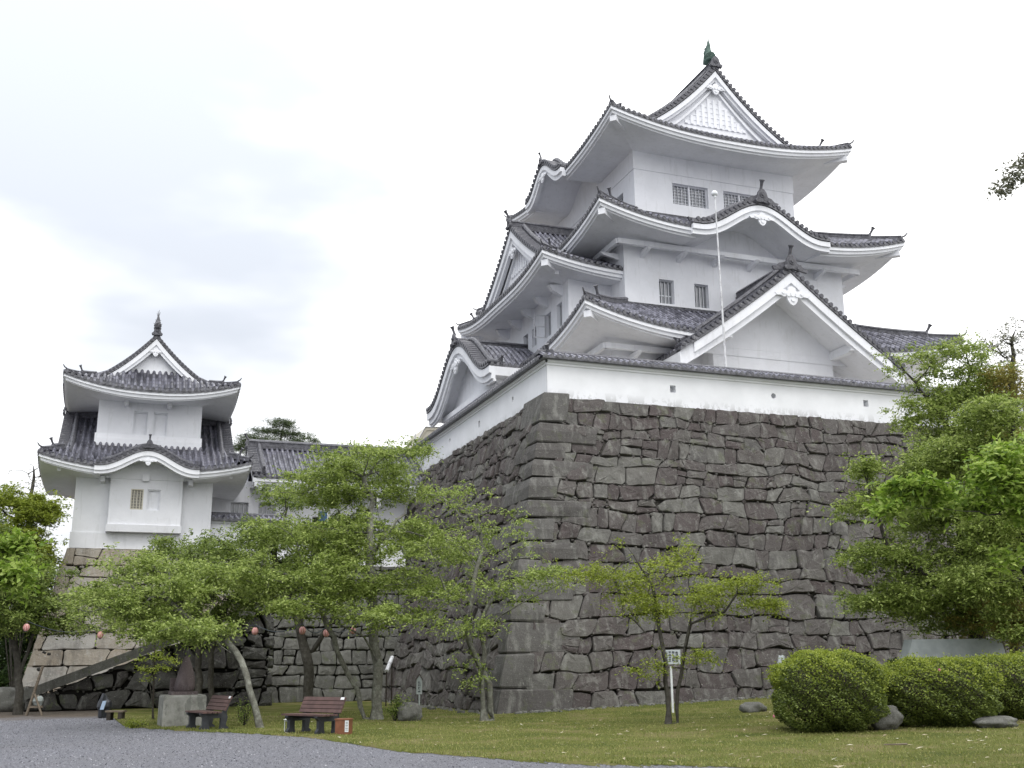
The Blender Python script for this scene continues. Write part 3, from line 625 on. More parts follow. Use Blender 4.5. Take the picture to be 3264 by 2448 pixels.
def gable_roof(par, c, out, wd, back, zf, W, p=.3, s=1., zb=None, face=None, pend=1., slab=.34, bands=None, lattice=None, ridge_s=1., w0=0., tile='tile', oni_s=1., rake=True, horns=True, bw=None):
    "gable or bow-shaped roof whose ridge runs from the point c back into the building"
    c, out, wd = A3(*c), A3(*out), A3(*wd); mt, mg, mr = MB(), MB(), MB(); A = -out
    c0 = A3(c[0], c[1], 0)
    for q in (-1, 1):
        n_ = max(1, round(back/p)); pp = back/n_; X = [(-.5, -.05), (-.31, -.02), (-.27, .06), (-.15, .115), (0, .135), (.15, .115), (.27, .06), (.31, -.02)]; nd = 16; ws = np.linspace(W, 0, nd+1)
        arc = np.concatenate([[0], np.cumsum([math.hypot(ws[i+1]-ws[i], zf(ws[i+1])-zf(ws[i])) for i in range(nd)])])
        G, U = [], []
        for i in range(n_):
            for x, h in X:
                a = (i+.5+x)*pp; G.append([c0+A*a+wd*q*w+Z*(zf(w)+h) for w in ws]); U.append([(a/pp+.5, t/.28) for t in arc])
        if q > 0: G = G[::-1]; U = U[::-1]
        mt.grid(G, 0, U)
        for i in range(n_):
            e = c0+A*(i+.5)*pp+wd*q*(W+.02)+Z*(zf(W)+.02); mt.tube([e, e-wd*q*.1], .088, 8, 1)
        mt.grid([[c0+A*t+wd*q*W+Z*(zf(W)-h) for t in (0, back)] for h in (-.01, .11)], 1)
        und = [[c0+A*t+wd*q*w+Z*(zf(w)-(.12 if w > W-.01 else slab)) for t in (0.1, back)] for w in np.concatenate([[W], np.linspace(W-.03, 0, 14)])]; mg.grid(und, 0)
    verge(mt, mg, mr, c0, wd, out, zf, W, s, bands=bands, rake=rake, end_oni=horns, w0=w0, bw=bw)
    mr.sweep([c0+Z*zf(0)+out*.03, c0+Z*zf(0)+A*back], [(x*ridge_s*1.2, y*ridge_s*1.35) for x, y in RP], wd)
    oni(mr, c0+Z*(zf(0)+.10)+out*.06, out, oni_s)
    wg = [(-.80, -.12), (-.86, .02), (-.66, .06), (-.52, .20), (-.34, .24), (0, .42), (.34, .24), (.52, .20), (.66, .06), (.86, .02), (.80, -.12), (0, .02)]; mr.prism([c0+Z*(zf(0)+.10)-out*.04+wd*x*oni_s+Z*y*oni_s for x, y in wg], out*.10)
    horn(mr, c0+Z*(zf(0)+.10+.50*oni_s)+out*.04, out, .9*oni_s, .35)
    if face: gable_face(mg, c0, wd, out, zf, face[0], face[1], slab, face[2], lattice, s)
    if pend:
        bo = (bands or [(0, .66)])[-1][1]*s*(1.0 if abs(zf(.3)-zf(0)) < .08 else 1.35); pendant(mg, c0+Z*(zf(0)-bo-.10*pend)-out*.06*s, wd, out, .80*pend)
    r = mt.build('tiled_gable', [tile, 'tile_end'], par); mg.build('bargeboard', 'plaster', r); mr.build('ridge', 'ridge_tile', r); return r

def wall_holes(mb, O, A, In, L, z0, z1, holes, depth=.28):
    "wall face with rectangular openings and their reveals"
    O, A, In = A3(*O), A3(*A), A3(*In); us = sorted({0, L, *[h[0] for h in holes], *[h[1] for h in holes]}); zs = sorted({z0, z1, *[h[2] for h in holes], *[h[3] for h in holes]})
    P = lambda u, z, d=0.: O*A3(1, 1, 0)+A*u+Z*z+In*d
    for i in range(len(us)-1):
        for j in range(len(zs)-1):
            uc, zc = (us[i]+us[i+1])/2, (zs[j]+zs[j+1])/2
            if any(h[0] < uc < h[1] and h[2] < zc < h[3] for h in holes): continue
            mb.add([P(us[i], zs[j]), P(us[i+1], zs[j]), P(us[i+1], zs[j+1]), P(us[i], zs[j+1])], [(0, 1, 2, 3)])
    for a, b, c, d in holes:
        q = [(a, c), (b, c), (b, d), (a, d)]
        for k in range(4): (u1, w1), (u2, w2) = q[k], q[(k+1) % 4]; mb.add([P(u1, w1), P(u2, w2), P(u2, w2, depth), P(u1, w1, depth)], [(3, 2, 1, 0)])
def window(par, O, A, In, h, depth=.28, style='grid', blind=False):
    O, A, In = A3(*O)*A3(1, 1, 0), A3(*A), A3(*In); a, b, c, d = h; P = lambda u, z, q: O+A*u+Z*z+In*q
    fr = MB(); f = .05
    for (u0, u1, z0, z1) in ((a, a+f, c, d), (b-f, b, c, d), (a+f, b-f, c, c+f), (a+f, b-f, d-f, d)):
        fr.obox(P((u0+u1)/2, (z0+z1)/2, depth-.06), A*(u1-u0)/2, In*.05, Z*(z1-z0)/2)
    if style == 'double': fr.obox(P((a+b)/2, (c+d)/2, depth-.08), A*.045, In*.06, Z*(d-c)/2*.98)
    if style != 'blind':
        nb = 10 if style == 'double' else 4
        for i in range(1, nb):
            u = a+(b-a)*i/nb
            fr.obox(P(u, (c+d)/2, depth-.05), A*(.012 if style == 'double' else .022), In*.02, Z*(d-c)/2*.97)
        for z in (np.linspace(c, d, 8)[1:-1] if style in ('double', 'lattice') else []): fr.obox(P((a+b)/2, z, depth-.045), A*(b-a)/2*.96, In*.012, Z*.010)
    w_ = fr.build('window', 'steel_grey' if style == 'bars' else ('cream' if style == 'lattice' else 'plaster'), par)
    pn = MB(); pn.add([P(a, c, depth-.01), P(b, c, depth-.01), P(b, d, depth-.01), P(a, d, depth-.01)], [(0, 1, 2, 3)]); pn.build('shutter' if style == 'blind' else 'pane', 'plaster' if style == 'blind' else ('cream_lattice' if style == 'lattice' else 'window_glass'), w_)
    return w_

# ------------------------------------------------------------------ main keep
def bow(z0, H, W):
    def f(w):
        t = min(abs(w)/(W*.9), 1.); return z0+H*(.5+.5*math.cos(math.pi*t))
    return f
def tri(z0, H, W, k=.42): return lambda w: z0+H*((1-k)*(1-min(w, W*1.02)/W)+k*(1-min(w, W*1.02)/W)**2)
zg = tri(15.15, 4.4, 6.1, .12)
X1, X2, Y1, Y2 = 20.93, 37.11, 43.67, 60.9
XC = (X1+X2)/2; YC = 52.3
keep = empty('castle_keep', (XC, YC, BZ-.05), 'white three-storey main keep with grey tiled curved roofs on the high dark stone base', 'castle')
O_ = 2.4
def storey(ins, z0, z1, fh=(), lh=(), bands=()):
    x0, x1, y0, y1 = X1+ins, X2-ins, Y1+ins, Y2-ins; m = MB()
    wall_holes(m, (x0, y0, 0), (1, 0, 0), (0, 1, 0), x1-x0, z0, z1, list(fh)); wall_holes(m, (x0, y1, 0), (0, -1, 0), (1, 0, 0), y1-y0, z0, z1, list(lh))
    m.add([(x1, y0, z0), (x1, y1, z0), (x1, y1, z1), (x1, y0, z1)], [(0, 1, 2, 3)]); m.add([(x1, y1, z0), (x0, y1, z0), (x0, y1, z1), (x1, y1, z1)], [(0, 1, 2, 3)])
    for b0, b1, e in bands:
        e = .04
        m.box((x0-e, y0-e, b0), (x1+e, y0+.01, b1)); m.box((x0-e, y0+.012, b0), (x0+.01, y1+e, b1)); m.box((x1-.01, y0+.012, b0), (x1+e, y1+e, b1))
    wl_ = m.build('storey_wall', 'plaster', keep)
    return x0, y0, y1
# storey 1
storey(0, BZ-.05, 16.6)
# storey 2
f2 = [(24.45-22.55, 25.28-22.55, 18.93, 20.2), (26.45-22.55, 27.25-22.55, 18.93, 20.18)]
l2 = [(59.28-48.05, 59.28-47.35, 19.3, 20.35)]
x0, y0, y1_ = storey(1.62, 17.5, 22.6, f2, l2)
for h in f2: window(keep, (x0, y0, 0), (1, 0, 0), (0, 1, 0), h, style='bars')
window(keep, (x0, y1_, 0), (0, -1, 0), (1, 0, 0), l2[0], style='bars')
pl_ = MB(); pl_.obox((24.87, y0+.255, 19.42), (.36, 0, 0), (0, .008, 0), (0, 0, .03)); pl_.build('strip_lamp', 'white_paint', keep)
# storey 3
f3 = [(26.36-24.1, 28.50-24.1, 25.2, 26.4), (29.47-24.1, 31.6-24.1, 25.2, 26.4)]; l3 = [(57.73-49.1, 57.73-48.2, 25.1, 26.1)]
x0, y0, y1_ = storey(3.17, 23.6, 28.6, f3, l3, [(26.87, 28.55, 0)])
for h in f3: window(keep, (x0, y0, 0), (1, 0, 0), (0, 1, 0), h, style='double')
window(keep, (x0, y1_, 0), (0, -1, 0), (1, 0, 0), l3[0], style='bars')
# skirts
pr1 = lambda d: .46*d+.045*d*d
skirt(keep, X1-O_, X2+O_, Y1-O_, Y2+O_, 4.05, 16.25, lambda d: .47*d+.032*d*d, 1.05, 6.6, O_, gaps={0: (XC-4.45-(X1-O_), XC+4.45-(X1-O_), 1.7, zg)}, open_=(XC-4.7-(X1-O_), XC+4.7-(X1-O_)))
skirt(keep, X1+1.62-O_, X2-1.62+O_, Y1+1.62-O_, Y2-1.62+O_, 3.98, 22.22, lambda d: .42*d+.03*d*d, .88, 6.0, O_, gaps={0: (XC-3.6-(X1+1.62-O_), XC+3.6-(X1+1.62-O_), 2.35, bow(22.36, 1.45, 3.95))})
# top roof: hip-and-gable, ridge from front to back
prT = lambda d: .20*d+.069*d*d
topr, zfT = irimoya(keep, X1+3.17-O_, X2-3.17+O_, Y1+3.17-O_, Y2-3.17+O_, 'Y', 28.2, prT, .84, 6.9, O_, 1.75, 2.1, lattice=(2.6, 29.9, 31.6), gable=(1, 1), bands=[(.10, .33, -.2, .02), (.33, .47, -.3, -.10)], ext=.48, Dl=3.2, gaps={3: (Y2-3.17+O_-53.2-2.4, Y2-3.17+O_-53.2+2.4, 2.35, bow(28.32, 1.25, 2.75))})
# bow gable on the 2nd roof, front
b3 = [(.10, .36, -.25, .02), (.36, .60, -.30, -.08)]
gable_roof(keep, (XC, 42.72, 0), (0, -1, 0), (1, 0, 0), 4.3, bow(22.36, 1.45, 3.95), 3.95, bands=b3, slab=.5, face=(3.9, 21.9, 2.54), pend=1.15, ridge_s=.8, rake=True, horns=True, oni_s=1.15)
gable_roof(keep, (21.45, 53.2, 0), (-1, 0, 0), (0, -1, 0), 3.2, bow(28.32, 1.25, 2.75), 2.75, bands=b3, slab=.5, face=(2.7, 27.9, 2.62), pend=1.0, ridge_s=.7, rake=True, horns=False, oni_s=.7)
# triangular gable over the front bay
bay = MB(); wall_holes(bay, (25.75, 42.72, 0), (1, 0, 0), (0, 1, 0), 6.72, BZ-.05, 16.08, []); bay.box((25.75, 42.73, BZ-.05), (32.47, Y1+.1, 16.0)); bay.box((25.71, 42.68, 16.08), (32.51, Y1+.1, 16.6)); bay.build('bay_wall', 'plaster', keep)
gr_ = gable_roof(keep, (XC, 40.75, 0), (0, -1, 0), (1, 0, 0), 4.6, zg, 6.1, bands=[(.08, .44, -.3, .02), (.44, .70, -.34, -.10)], s=1.05, slab=.62, bw=5.4, pend=1.5, face=(5.2, 15.7, 1.94), ridge_s=1.0, oni_s=1.15)
for q in (-1, 1):
    ab = MB(); x = XC+q*3.45; ab.box((x-.16, 41.2, 15.95), (x+.16, 42.68, 16.35)); ab.box((x-.2, 40.95, 16.0), (x+.2, 41.201, 16.32)); ab.build('purlin_beam', 'plaster', keep)
# left bay of storey 2 with a hip-and-gable roof facing left
lb = MB(); xl, ya, yb = 20.2, 46.9, 57.7
lhw = [(yb-48.45, yb-47.75, 18.1, 19.35), (yb-50.0, yb-49.25, 18.05, 19.3), (yb-52.0, yb-51.35, 18.1, 19.1), (yb-53.3, yb-52.6, 18.1, 19.1)]
wall_holes(lb, (xl, yb, 0), (0, -1, 0), (1, 0, 0), yb-ya, 16.8, 21.3, lhw); lb.add([(xl, ya, 16.8), (22.6, ya, 16.8), (22.6, ya, 21.3), (xl, ya, 21.3)], [(0, 1, 2, 3)]); lb.add([(22.6, yb, 16.8), (xl, yb, 16.8), (xl, yb, 21.3), (22.6, yb, 21.3)], [(0, 1, 2, 3)])
lb.build('bay_wall', 'plaster', keep)
for h in lhw: window(keep, (xl, yb, 0), (0, -1, 0), (1, 0, 0), h, style='bars')
cs = MB(); cs.obox((xl-.32, 50.02, 18.68), (.30, -.06, 0), (.01, .02, 0), (0, 0, .03)); cs.obox((xl-.32, 50.02, 18.08), (.30, -.06, 0), (.01, .02, 0), (0, 0, .03)); cs.obox((xl-.32, 50.02, 19.28), (.30, -.06, 0), (.01, .02, 0), (0, 0, .03))
for t in (0, 1): cs.obox((xl-.04-.56*t, 49.965+.11*t, 18.68), (.03, 0, 0), (0, .02, 0), (0, 0, .62))
cs.build('window_casement', 'steel_grey', keep)
prB = lambda d: .42*d+.032*d*d
mt, me_, mr, mg = MB(), MB(), MB(), MB()
bx0, bx1, by0, by1 = 18.2, 25.2, 45.4, 59.2; gB, gdB = .95, 1.45; hwB = (by1-by0)/2; zB = 20.55; yBc = (by0+by1)/2
Lx = bx1-bx0; args = dict(o=2.0, Dl=3.0)
# front slope
def seg_side(O, A, Nn, L, D, hips, a0, a1, cut=None): return side(mt, me_, O, A, Nn, L, D, prB, zB, .62, 5.2, .3, hips, **args)
Pf1 = side(mt, me_, (bx0, by0), (1, 0), (0, 1), 4.35, gB+.2, prB, zB, .62, 5.2, .3, (1, 0), **args)
side(mt, None, (bx0+gB, by0), (1, 0), (0, 1), Lx-gB, hwB, prB, zB, 0, 5.2, .3, (0, 0), **args) if False else None
def slope(q, y_e, xs0, xs1):
    n_ = round((xs1-xs0)/.3); pp = (xs1-xs0)/n_; X = [(-.5, -.05), (-.31, -.02), (-.27, .06), (-.15, .115), (0, .135), (.15, .115), (.27, .06), (.31, -.02)]; G, U = [], []; ds = np.linspace(gB if False else 0.0, hwB, 17)
    for i in range(n_):
        for x, h in X:
            a = xs0+(i+.5+x)*pp; c = a-bx0; G.append([A3(a, y_e+q*d, zB+prB(d)+h+.62*max(0, 1-max(c-d, 0)/5.2)**2.2*max(0, 1-d/3.)) for d in ds]); U.append([(a/pp, d/.28) for d in ds])
    if q < 0: G = G[::-1]; U = U[::-1]
    mt.grid(G, 0, U)
slope(1, by0, bx0+gB, bx1); slope(-1, by1, bx0+gB, bx1)
for a in np.arange(bx0+.15, bx0+4.3, .3): pass
Pb1 = side(mt, me_, (bx0+4.35, by1), (-1, 0), (0, -1), 4.35, gB+.2, prB, zB, .62, 5.2, .3, (0, 1), **args)
Pl1 = side(mt, me_, (bx0, by1), (0, -1), (1, 0), by1-by0, gdB+.3, prB, zB, .62, 5.2, .3, (1, 1), **args)
zfB = lambda w: zB+prB(hwB-min(w, hwB))
hip(mr, 0, 0, lambda d: Pf1(d+1e-6, d), gB+.3, 1, (-1, -1), .85, .8); corner_beam(me_, Pf1(0, 0), (-1, -1)); hip(mr, 0, 0, lambda d: Pl1(d+1e-6, d), gB+.3, 1, (-1, 1), .85, .8); corner_beam(me_, Pl1(0, 0), (-1, 1))
verge(mt, mg, mr, (bx0+gB, yBc, 0), (0, 1, 0), (-1, 0, 0), zfB, hwB-gB*.9, 1., rake=True); gable_face(mg, (bx0+gB, yBc, 0), (0, 1, 0), (-1, 0, 0), zfB, hwB-gdB, zB+prB(gdB*.6), .3, gdB-gB, (3.0, 22.5, 24.0)); pendant(mg, (bx0+gB+.12, yBc, zfB(0)-1.35), (0, 1, 0), (-1, 0, 0), .85)
oni(mr, (bx0+gB-.05, yBc, zfB(0)+.1), (-1, 0, 0), .9); horn(mr, (bx0+gB-.05, yBc, zfB(0)+.62), (-1, 0, 0), .9, .6)
mr.sweep([A3(bx0+gB, yBc, zfB(0)), A3(25.2, yBc, zfB(0))], [(x*1.3, y*1.4) for x, y in RP], (0, 1, 0))

for y in np.arange(47.6, 57.6, 2.): me_.prism([(xl-.75, y, zB-.42), (xl-.55, y, zB-.70), (xl, y, zB-.95), (xl, y, zB-.35)], (0, .3, 0))
r = mt.build('tiled_roof', ['tile', 'tile_end'], keep); me_.build('eaves', 'plaster', keep); mr.build('ridge', 'ridge_tile', r); mg.build('gable', 'plaster', r)
# entrance wing at the left with a bow gable
YE = 53.3
zbow = bow(15.75, 2.45, 5.6)
ew = MB(); wall_holes(ew, (17.3, 58.0, 0), (0, -1, 0), (1, 0, 0), 9.6, BZ-.05, 16.3, []); ew.add([(17.3, 48.4, BZ-.05), (X1, 48.4, BZ-.05), (X1, 48.4, 15.9), (17.3, 48.4, 15.9)], [(0, 1, 2, 3)]); ew.box((17.24, 48.34, 14.3), (X1, 58.05, 14.42)); ew.build('wing_wall', 'plaster', keep)
gable_roof(keep, (16.3, YE, 0), (-1, 0, 0), (0, -1, 0), 4.5, zbow, 5.6, bands=[(.10, .46, -.25, .02), (.46, .74, -.30, -.10), (.74, .86, -.34, -.2)], slab=.55, face=(5.4, 15.0, .99), pend=1.4, ridge_s=.95, rake=True, oni_s=1.0)
jb = MB()
for x in np.arange(16.9, 20.8, .62): jb.box((x, YE-5.5, 15.22), (x+.24, YE-4.7, 15.38))
jb.box((16.75, YE-5.35, 15.38), (20.9, YE-5.0, 15.55)); jb.box((16.9, YE-4.9, 15.0), (20.9, YE-4.6, 15.23)); jb.box((16.9, YE-4.6, 14.95), (17.3, YE+4.6, 15.22))
jb.build('eaves', 'plaster', keep)
# roof fish
def fish(par, c, fwd, s, mat):
    c = np.array(c, float); fwd = np.array(fwd, float); sd = np.cross(fwd, Z); m = MB()
    path = [c+fwd*.30*s+Z*.10*s, c+fwd*.22*s+Z*.22*s, c+fwd*.05*s+Z*.38*s, c-fwd*.02*s+Z*.62*s, c+fwd*.02*s+Z*.86*s, c+fwd*.12*s+Z*1.10*s, c+fwd*.16*s+Z*1.3*s]
    m.tube([c-fwd*.12*s-Z*.15*s, c+Z*.05*s]+path, np.array([.30, .36, .24, .36, .34, .27, .19, .12, .05])*s, 10)
    def fin(base, tip, w, th=.03): base, tip, w = map(np.array, (base, tip, w)); m.prism([base-w, base+w, base+(tip-base)*.55+w*.7, tip, base+(tip-base)*.5-w*.5], np.cross(w, tip-base)/np.linalg.norm(np.cross(w, tip-base))*th*s)
    t = path[-2]
    for a, b in ((-.35, .55), (-.12, .75), (.14, .62), (.34, .45)): fin(t-Z*.1*s, t+sd*a*.45*s+fwd*(.1-.25*abs(a))*s+Z*b*s, fwd*.05*s+sd*.02*s)
    for z_, b in ((.45, .40), (.72, .34), (.95, .25)): fin(c-fwd*.1*s+Z*z_*s, c-fwd*(.1+b)*s+Z*(z_+b*.9)*s, Z*.07*s)
    for q in (-1, 1): fin(path[1], path[1]+sd*q*.45*s+Z*.28*s-fwd*.1*s, Z*.09*s); fin(path[3], path[3]+sd*q*.30*s+Z*.3*s, Z*.07*s)
    return m.build('roof_fish', mat, par)
fish(keep, (XC, 46.8, zfT(0)+.74), (0, -1, 0), .92, 'bronze_green'); fish(keep, (XC, 57.7, zfT(0)+.74), (0, 1, 0), .92, 'bronze_green')

# ------------------------------------------------------------------ parapet on the base
PX, PY = BX+BB+.26, BY+BB+.26
par = empty('parapet_wall', (PX, PY, BZ-.05), 'long low white plaster wall with grey tile coping along the top edge of the dark stone base', 'wall')
ZT = 13.04
def parapet(par_, O, A, In, L, z0, z1, holes, ztrim, th=.45, mat='plaster_old', flip=False, e0=0.):
    m = MB(); rect = []
    for u, z, r, kind in holes: rect.append((u-r, u+r, z-r*1.15, z+r*1.15))
    wall_holes(m, O, A, In, L, z0, z1, rect, th*.8); O3, A_, I_ = A3(*O)*A3(1, 1, 0), A3(*A), A3(*In)
    for (u, z, r, kind), h in zip(holes, rect):
        P = lambda a, b, d=0.: O3+A_*a+Z*b+I_*d
        m.add([P(h[0], h[2], th*.8), P(h[1], h[2], th*.8), P(h[1], h[3], th*.8), P(h[0], h[3], th*.8)], [(0, 1, 2, 3)])
        if kind == 'c':
            an = np.arange(16)*2*np.pi/16; inn = [P(u+r*.92*math.cos(a), z+r*.92*math.sin(a), .001) for a in an]; ou = []
            for a in an:
                k = 1/max(abs(math.cos(a)), abs(math.sin(a))); ou.append(P(u+r*min(k, 9)*math.cos(a)*1.0, z+r*1.15*k*math.sin(a), .001))
            m.grid([ou, inn], close=True); m.grid([inn, [p+I_*th*.7 for p in inn]], close=True)
    m.add([O3+A_*0+I_*th+Z*z0, O3+A_*L+I_*th+Z*z0, O3+A_*L+I_*th+Z*z1, O3+I_*th+Z*z1], [(0, 1, 2, 3)])
    m.sweep([O3+A_*e0+I_*0, O3+A_*L], [(-.045, ztrim), (-.045, z1), (.02, z1), (.02, ztrim)], I_)
    m.sweep([O3+A_*e0*3, O3+A_*L], [(-.12, z1-.12), (-.12, z1+.02), (.02, z1+.02), (.02, z1-.12)], I_)
    m.build('wall', mat, par_)
    t = MB(); c = th/2; hw_ = c+.34; n_ = round((L+.3)/.26); pp = (L+.3)/n_; X = [(-.5, -.01), (-.28, 0), (-.2, .055), (0, .08), (.2, .055), (.28, 0)]
    for q in (-1, 1):
        G, U = [], []
        for i in range(n_):
            for x, h in X:
                a = -.3+(i+.5+x)*pp; G.append([O3+A_*a+I_*(c+q*w_)+Z*(z1+.33-.62*w_*.75+h) for w_ in (hw_, hw_*.5, .05)]); U.append([(a/pp, v) for v in (0, 1, 2)])
        if (q > 0) != flip: G = G[::-1]; U = U[::-1]
        t.grid(G, 0, U)
        for i in range(n_): e = O3+A_*(-.3+(i+.5)*pp)+I_*(c+q*(hw_+.01))+Z*(z1+.33-.62*hw_*.75+.01); t.tube([e, e-I_*q*.1], .075, 8, 1)
        t.grid([[O3+A_*a+I_*(c+q*hw_)+Z*(z1+.33-.62*hw_*.75-h) for a in (-.3, L)] for h in (-.01, .09)], 1)
        t.grid([[O3+A_*a+I_*(c+q*hw_)+Z*(z1+.33-.62*hw_*.75-.09) for a in (-.3, L)], [O3+A_*a+I_*(c+q*.1)+Z*(z1-.03) for a in (-.3, L)]], 1)
    t.sweep([O3+A_*-.3+I_*c+Z*(z1+.28), O3+A_*L+I_*c+Z*(z1+.28)], [(-.11, -.03), (-.1, .10), (-.05, .16), (.05, .16), (.1, .10), (.11, -.03)], I_)
    t.build('tile_coping', ['tile', 'tile_end'], par_)
def uf(u, v):
    d = FW+RT*(u-1632)/FPX-UP*(v-1224)/FPX; p = EYE+d*((PY-EYE[1])/d[1]); return p[0]-PX, p[2]
def ul(u, v):
    d = FW+RT*(u-1632)/FPX-UP*(v-1224)/FPX; p = EYE+d*((PX-EYE[0])/d[0]); return p[1]-PY, p[2]
fh_ = [(*uf(2145, 1240), .13, 'r'), (*uf(2466, 1262), .13, 'c'), (*uf(2760, 1286), .13, 'r')]
parapet(par, (PX, PY, 0), (1, 0, 0), (0, 1, 0), 32, BZ-.06, ZT+.22, fh_, ZT)
lh_ = [(*ul(1634, 1272), .13, 'c'), (*ul(1527, 1352), .13, 'r'), (*ul(1434, 1404), .13, 'c'), (*ul(1354, 1460), .13, 'r')]
lh_ = [(21.4-(u), z, r, k) for u, z, r, k in lh_]
parapet(par, (PX, PY+21.4, 0), (0, -1, 0), (1, 0, 0), 21.4-.02, BZ-.06, ZT+.22, lh_, ZT)
m = MB(); e = A3(PX+.1, PY+.1, ZT+.50); oni(m, e, (-1, -1, 0), .35); m.tube([e+Z*.15, e+A3(-.1, -.1, .35)], [.05, .11], 8); m.build('corner_tile', 'ridge_tile', par)

# flagpole
fp = empty('flagpole', (24.74, 40.0, BZ-.03), 'tall thin white pole standing in front of the keep behind the parapet', 'flagpole')
m = MB(); b = A3(24.74, 40, BZ-.03); tp_ = A3(24.70, 40, 22.35); m.tube([b+(tp_-b)*t for t in np.linspace(0, 1, 5)], [.055, .05, .045, .038, .032], 8); m.build('pole', 'pole_paint', fp)
m = MB(); ico(m, tp_+Z*.22, .15, (1.1, 1, .9), .08, smooth=True); m.tube([tp_, tp_+Z*.12], .06, 8); m.build('finial', 'white_paint', fp)

# ------------------------------------------------------------------ corner turret at the left
TX0, TX1, TY, TZ = -1.98, 4.04, 52.35, 6.84; TYB = TY+6.5; TC = (TX0+TX1)/2
tw = empty('corner_turret', (TC, TY+3.2, TZ), 'small two-storey white turret with bow gable on the pale stone base at left', 'turret')
m = MB(); m.box((TX0, TY, TZ), (TX1, TYB, 10.5)); m.box((TX0-.05, TY-.05, TZ), (TX1+.05, TY+.001, 7.55)); m.build('storey_wall', 'plaster', tw)
bh = [(.41+.5, .96+.5, 8.6, 9.54), (1.13+.5, 1.70+.5, 8.58, 9.54)]
m = MB(); wall_holes(m, (-.5, TY-.42, 0), (1, 0, 0), (0, 1, 0), 3.16, 7.9, 10.6, bh, .18); m.add([(-.5, TY-.42, 7.9), (-.5, TY-.42, 10.6), (-.5, TY, 10.6), (-.5, TY, 7.9)], [(0, 1, 2, 3)]); m.add([(2.66, TY-.42, 7.9), (2.66, TY, 7.9), (2.66, TY, 10.6), (2.66, TY-.42, 10.6)], [(0, 1, 2, 3)])
m.prism([(-.55, TY-.50, 7.90), (-.55, TY-.46, 7.58), (-.55, TY, 7.58), (-.55, TY, 7.90)], (3.26, 0, 0)); m.box((-.54, TY-.46, 9.98), (2.70, TY-.4, 10.5)); m.box((.85, TY-.62, 9.9), (1.15, TY-.46, 10.2)); m.build('stone_drop_bay', 'plaster', tw)
window(tw, (-.5, TY-.42, 0), (1, 0, 0), (0, 1, 0), bh[0], .12, 'lattice'); window(tw, (-.5, TY-.42, 0), (1, 0, 0), (0, 1, 0), bh[1], .18, 'blind')
UX0, UX1, UY = TX0+.66, TX1-.66, TY+.75
uh = [(.27-UX0, .90-UX0, 12.3, 13.43), (1.18-UX0, 1.81-UX0, 12.3, 13.43)]
m = MB(); wall_holes(m, (UX0, UY, 0), (1, 0, 0), (0, 1, 0), UX1-UX0, 11.4, 14.3, uh, .20); m.add([(UX0, UY, 11.4), (UX0, UY, 14.3), (UX0, TYB-.7, 14.3), (UX0, TYB-.7, 11.4)], [(0, 1, 2, 3)]); m.add([(UX1, UY, 11.4), (UX1, TYB-.7, 11.4), (UX1, TYB-.7, 14.3), (UX1, UY, 14.3)], [(0, 1, 2, 3)]); m.add([(UX0, TYB-.7, 11.4), (UX1, TYB-.7, 11.4), (UX1, TYB-.7, 14.3), (UX0, TYB-.7, 14.3)], [(0, 3, 2, 1)])
m.prism([(UX0-.07, UY-.06, 11.7), (UX0-.07, UY-.06, 12.05), (UX0-.07, UY+.0, 12.3), (UX0-.07, UY+.02, 11.7)], (UX1-UX0+.14, 0, 0)); m.build('storey_wall', 'plaster', tw)
for h in uh: window(tw, (UX0, UY, 0), (1, 0, 0), (0, 1, 0), h, .20, 'blind')
TO = 1.6; ev = [(.04, -.09), (.04, -.24), (.11, -.26), (.13, -.40), (.2, -.42), (.2, -.46)]
prL = lambda d: .56*d+.02*d*d
irimoya(tw, TX0-TO, TX1+TO, TY-TO, TYB+TO, 'X', 10.33, prL, .55, 4.0, TO, .75, 1.05, s=.72, gable=(1, 1), p=.27, ridge_s=.6, Dl=2.2, tile='tile_dark', eave=ev, cb=.6, gaps={0: (TC-2.0-(TX0-TO), TC+2.0-(TX0-TO), 1.2, bow(10.40, .76, 2.3))})
prU = lambda d: .25*d+.123*d*d
tr_, zfU = irimoya(tw, UX0-TO, UX1+TO, UY-TO, TYB-.7+TO, 'Y', 14.16, prU, .60, 3.8, TO, 1.15, 1.5, s=.62, gable=(1, 1), p=.27, ridge_s=.65, Dl=2.2, tile='tile_dark', eave=ev, cb=.6, ext=.78, bands=[(.10, .40, -.2, .02), (.40, .60, -.25, -.08)])
gable_roof(tw, (TC, TY-TO-.08, 0), (0, -1, 0), (1, 0, 0), 2.6, bow(10.40, .76, 2.3), 2.25, bands=[(.08, .34, -.2, .02), (.34, .52, -.25, -.06)], s=.8, slab=.32, face=(2.1, 10.0, 1.30), pend=.62, ridge_s=.5, rake=True, horns=True, oni_s=.6, tile='tile_dark')
for x, y, z in ((-.2, UY, 13.62), (1.75, UY, 13.62), (-.95, TY, 9.8), (2.9, TY, 9.8)): m = MB(); m.box((x, y-.6, z), (x+.2, y, z+.24)); m.build('bracket', 'plaster', tw)
fish(tw, (TC, UY-TO+.85+.3, zfU(0)+.42), (0, -1, 0), .50, 'tile_end'); fish(tw, (TC, TYB-.7+TO-.85-.3, zfU(0)+.42), (0, 1, 0), .50, 'tile_end')
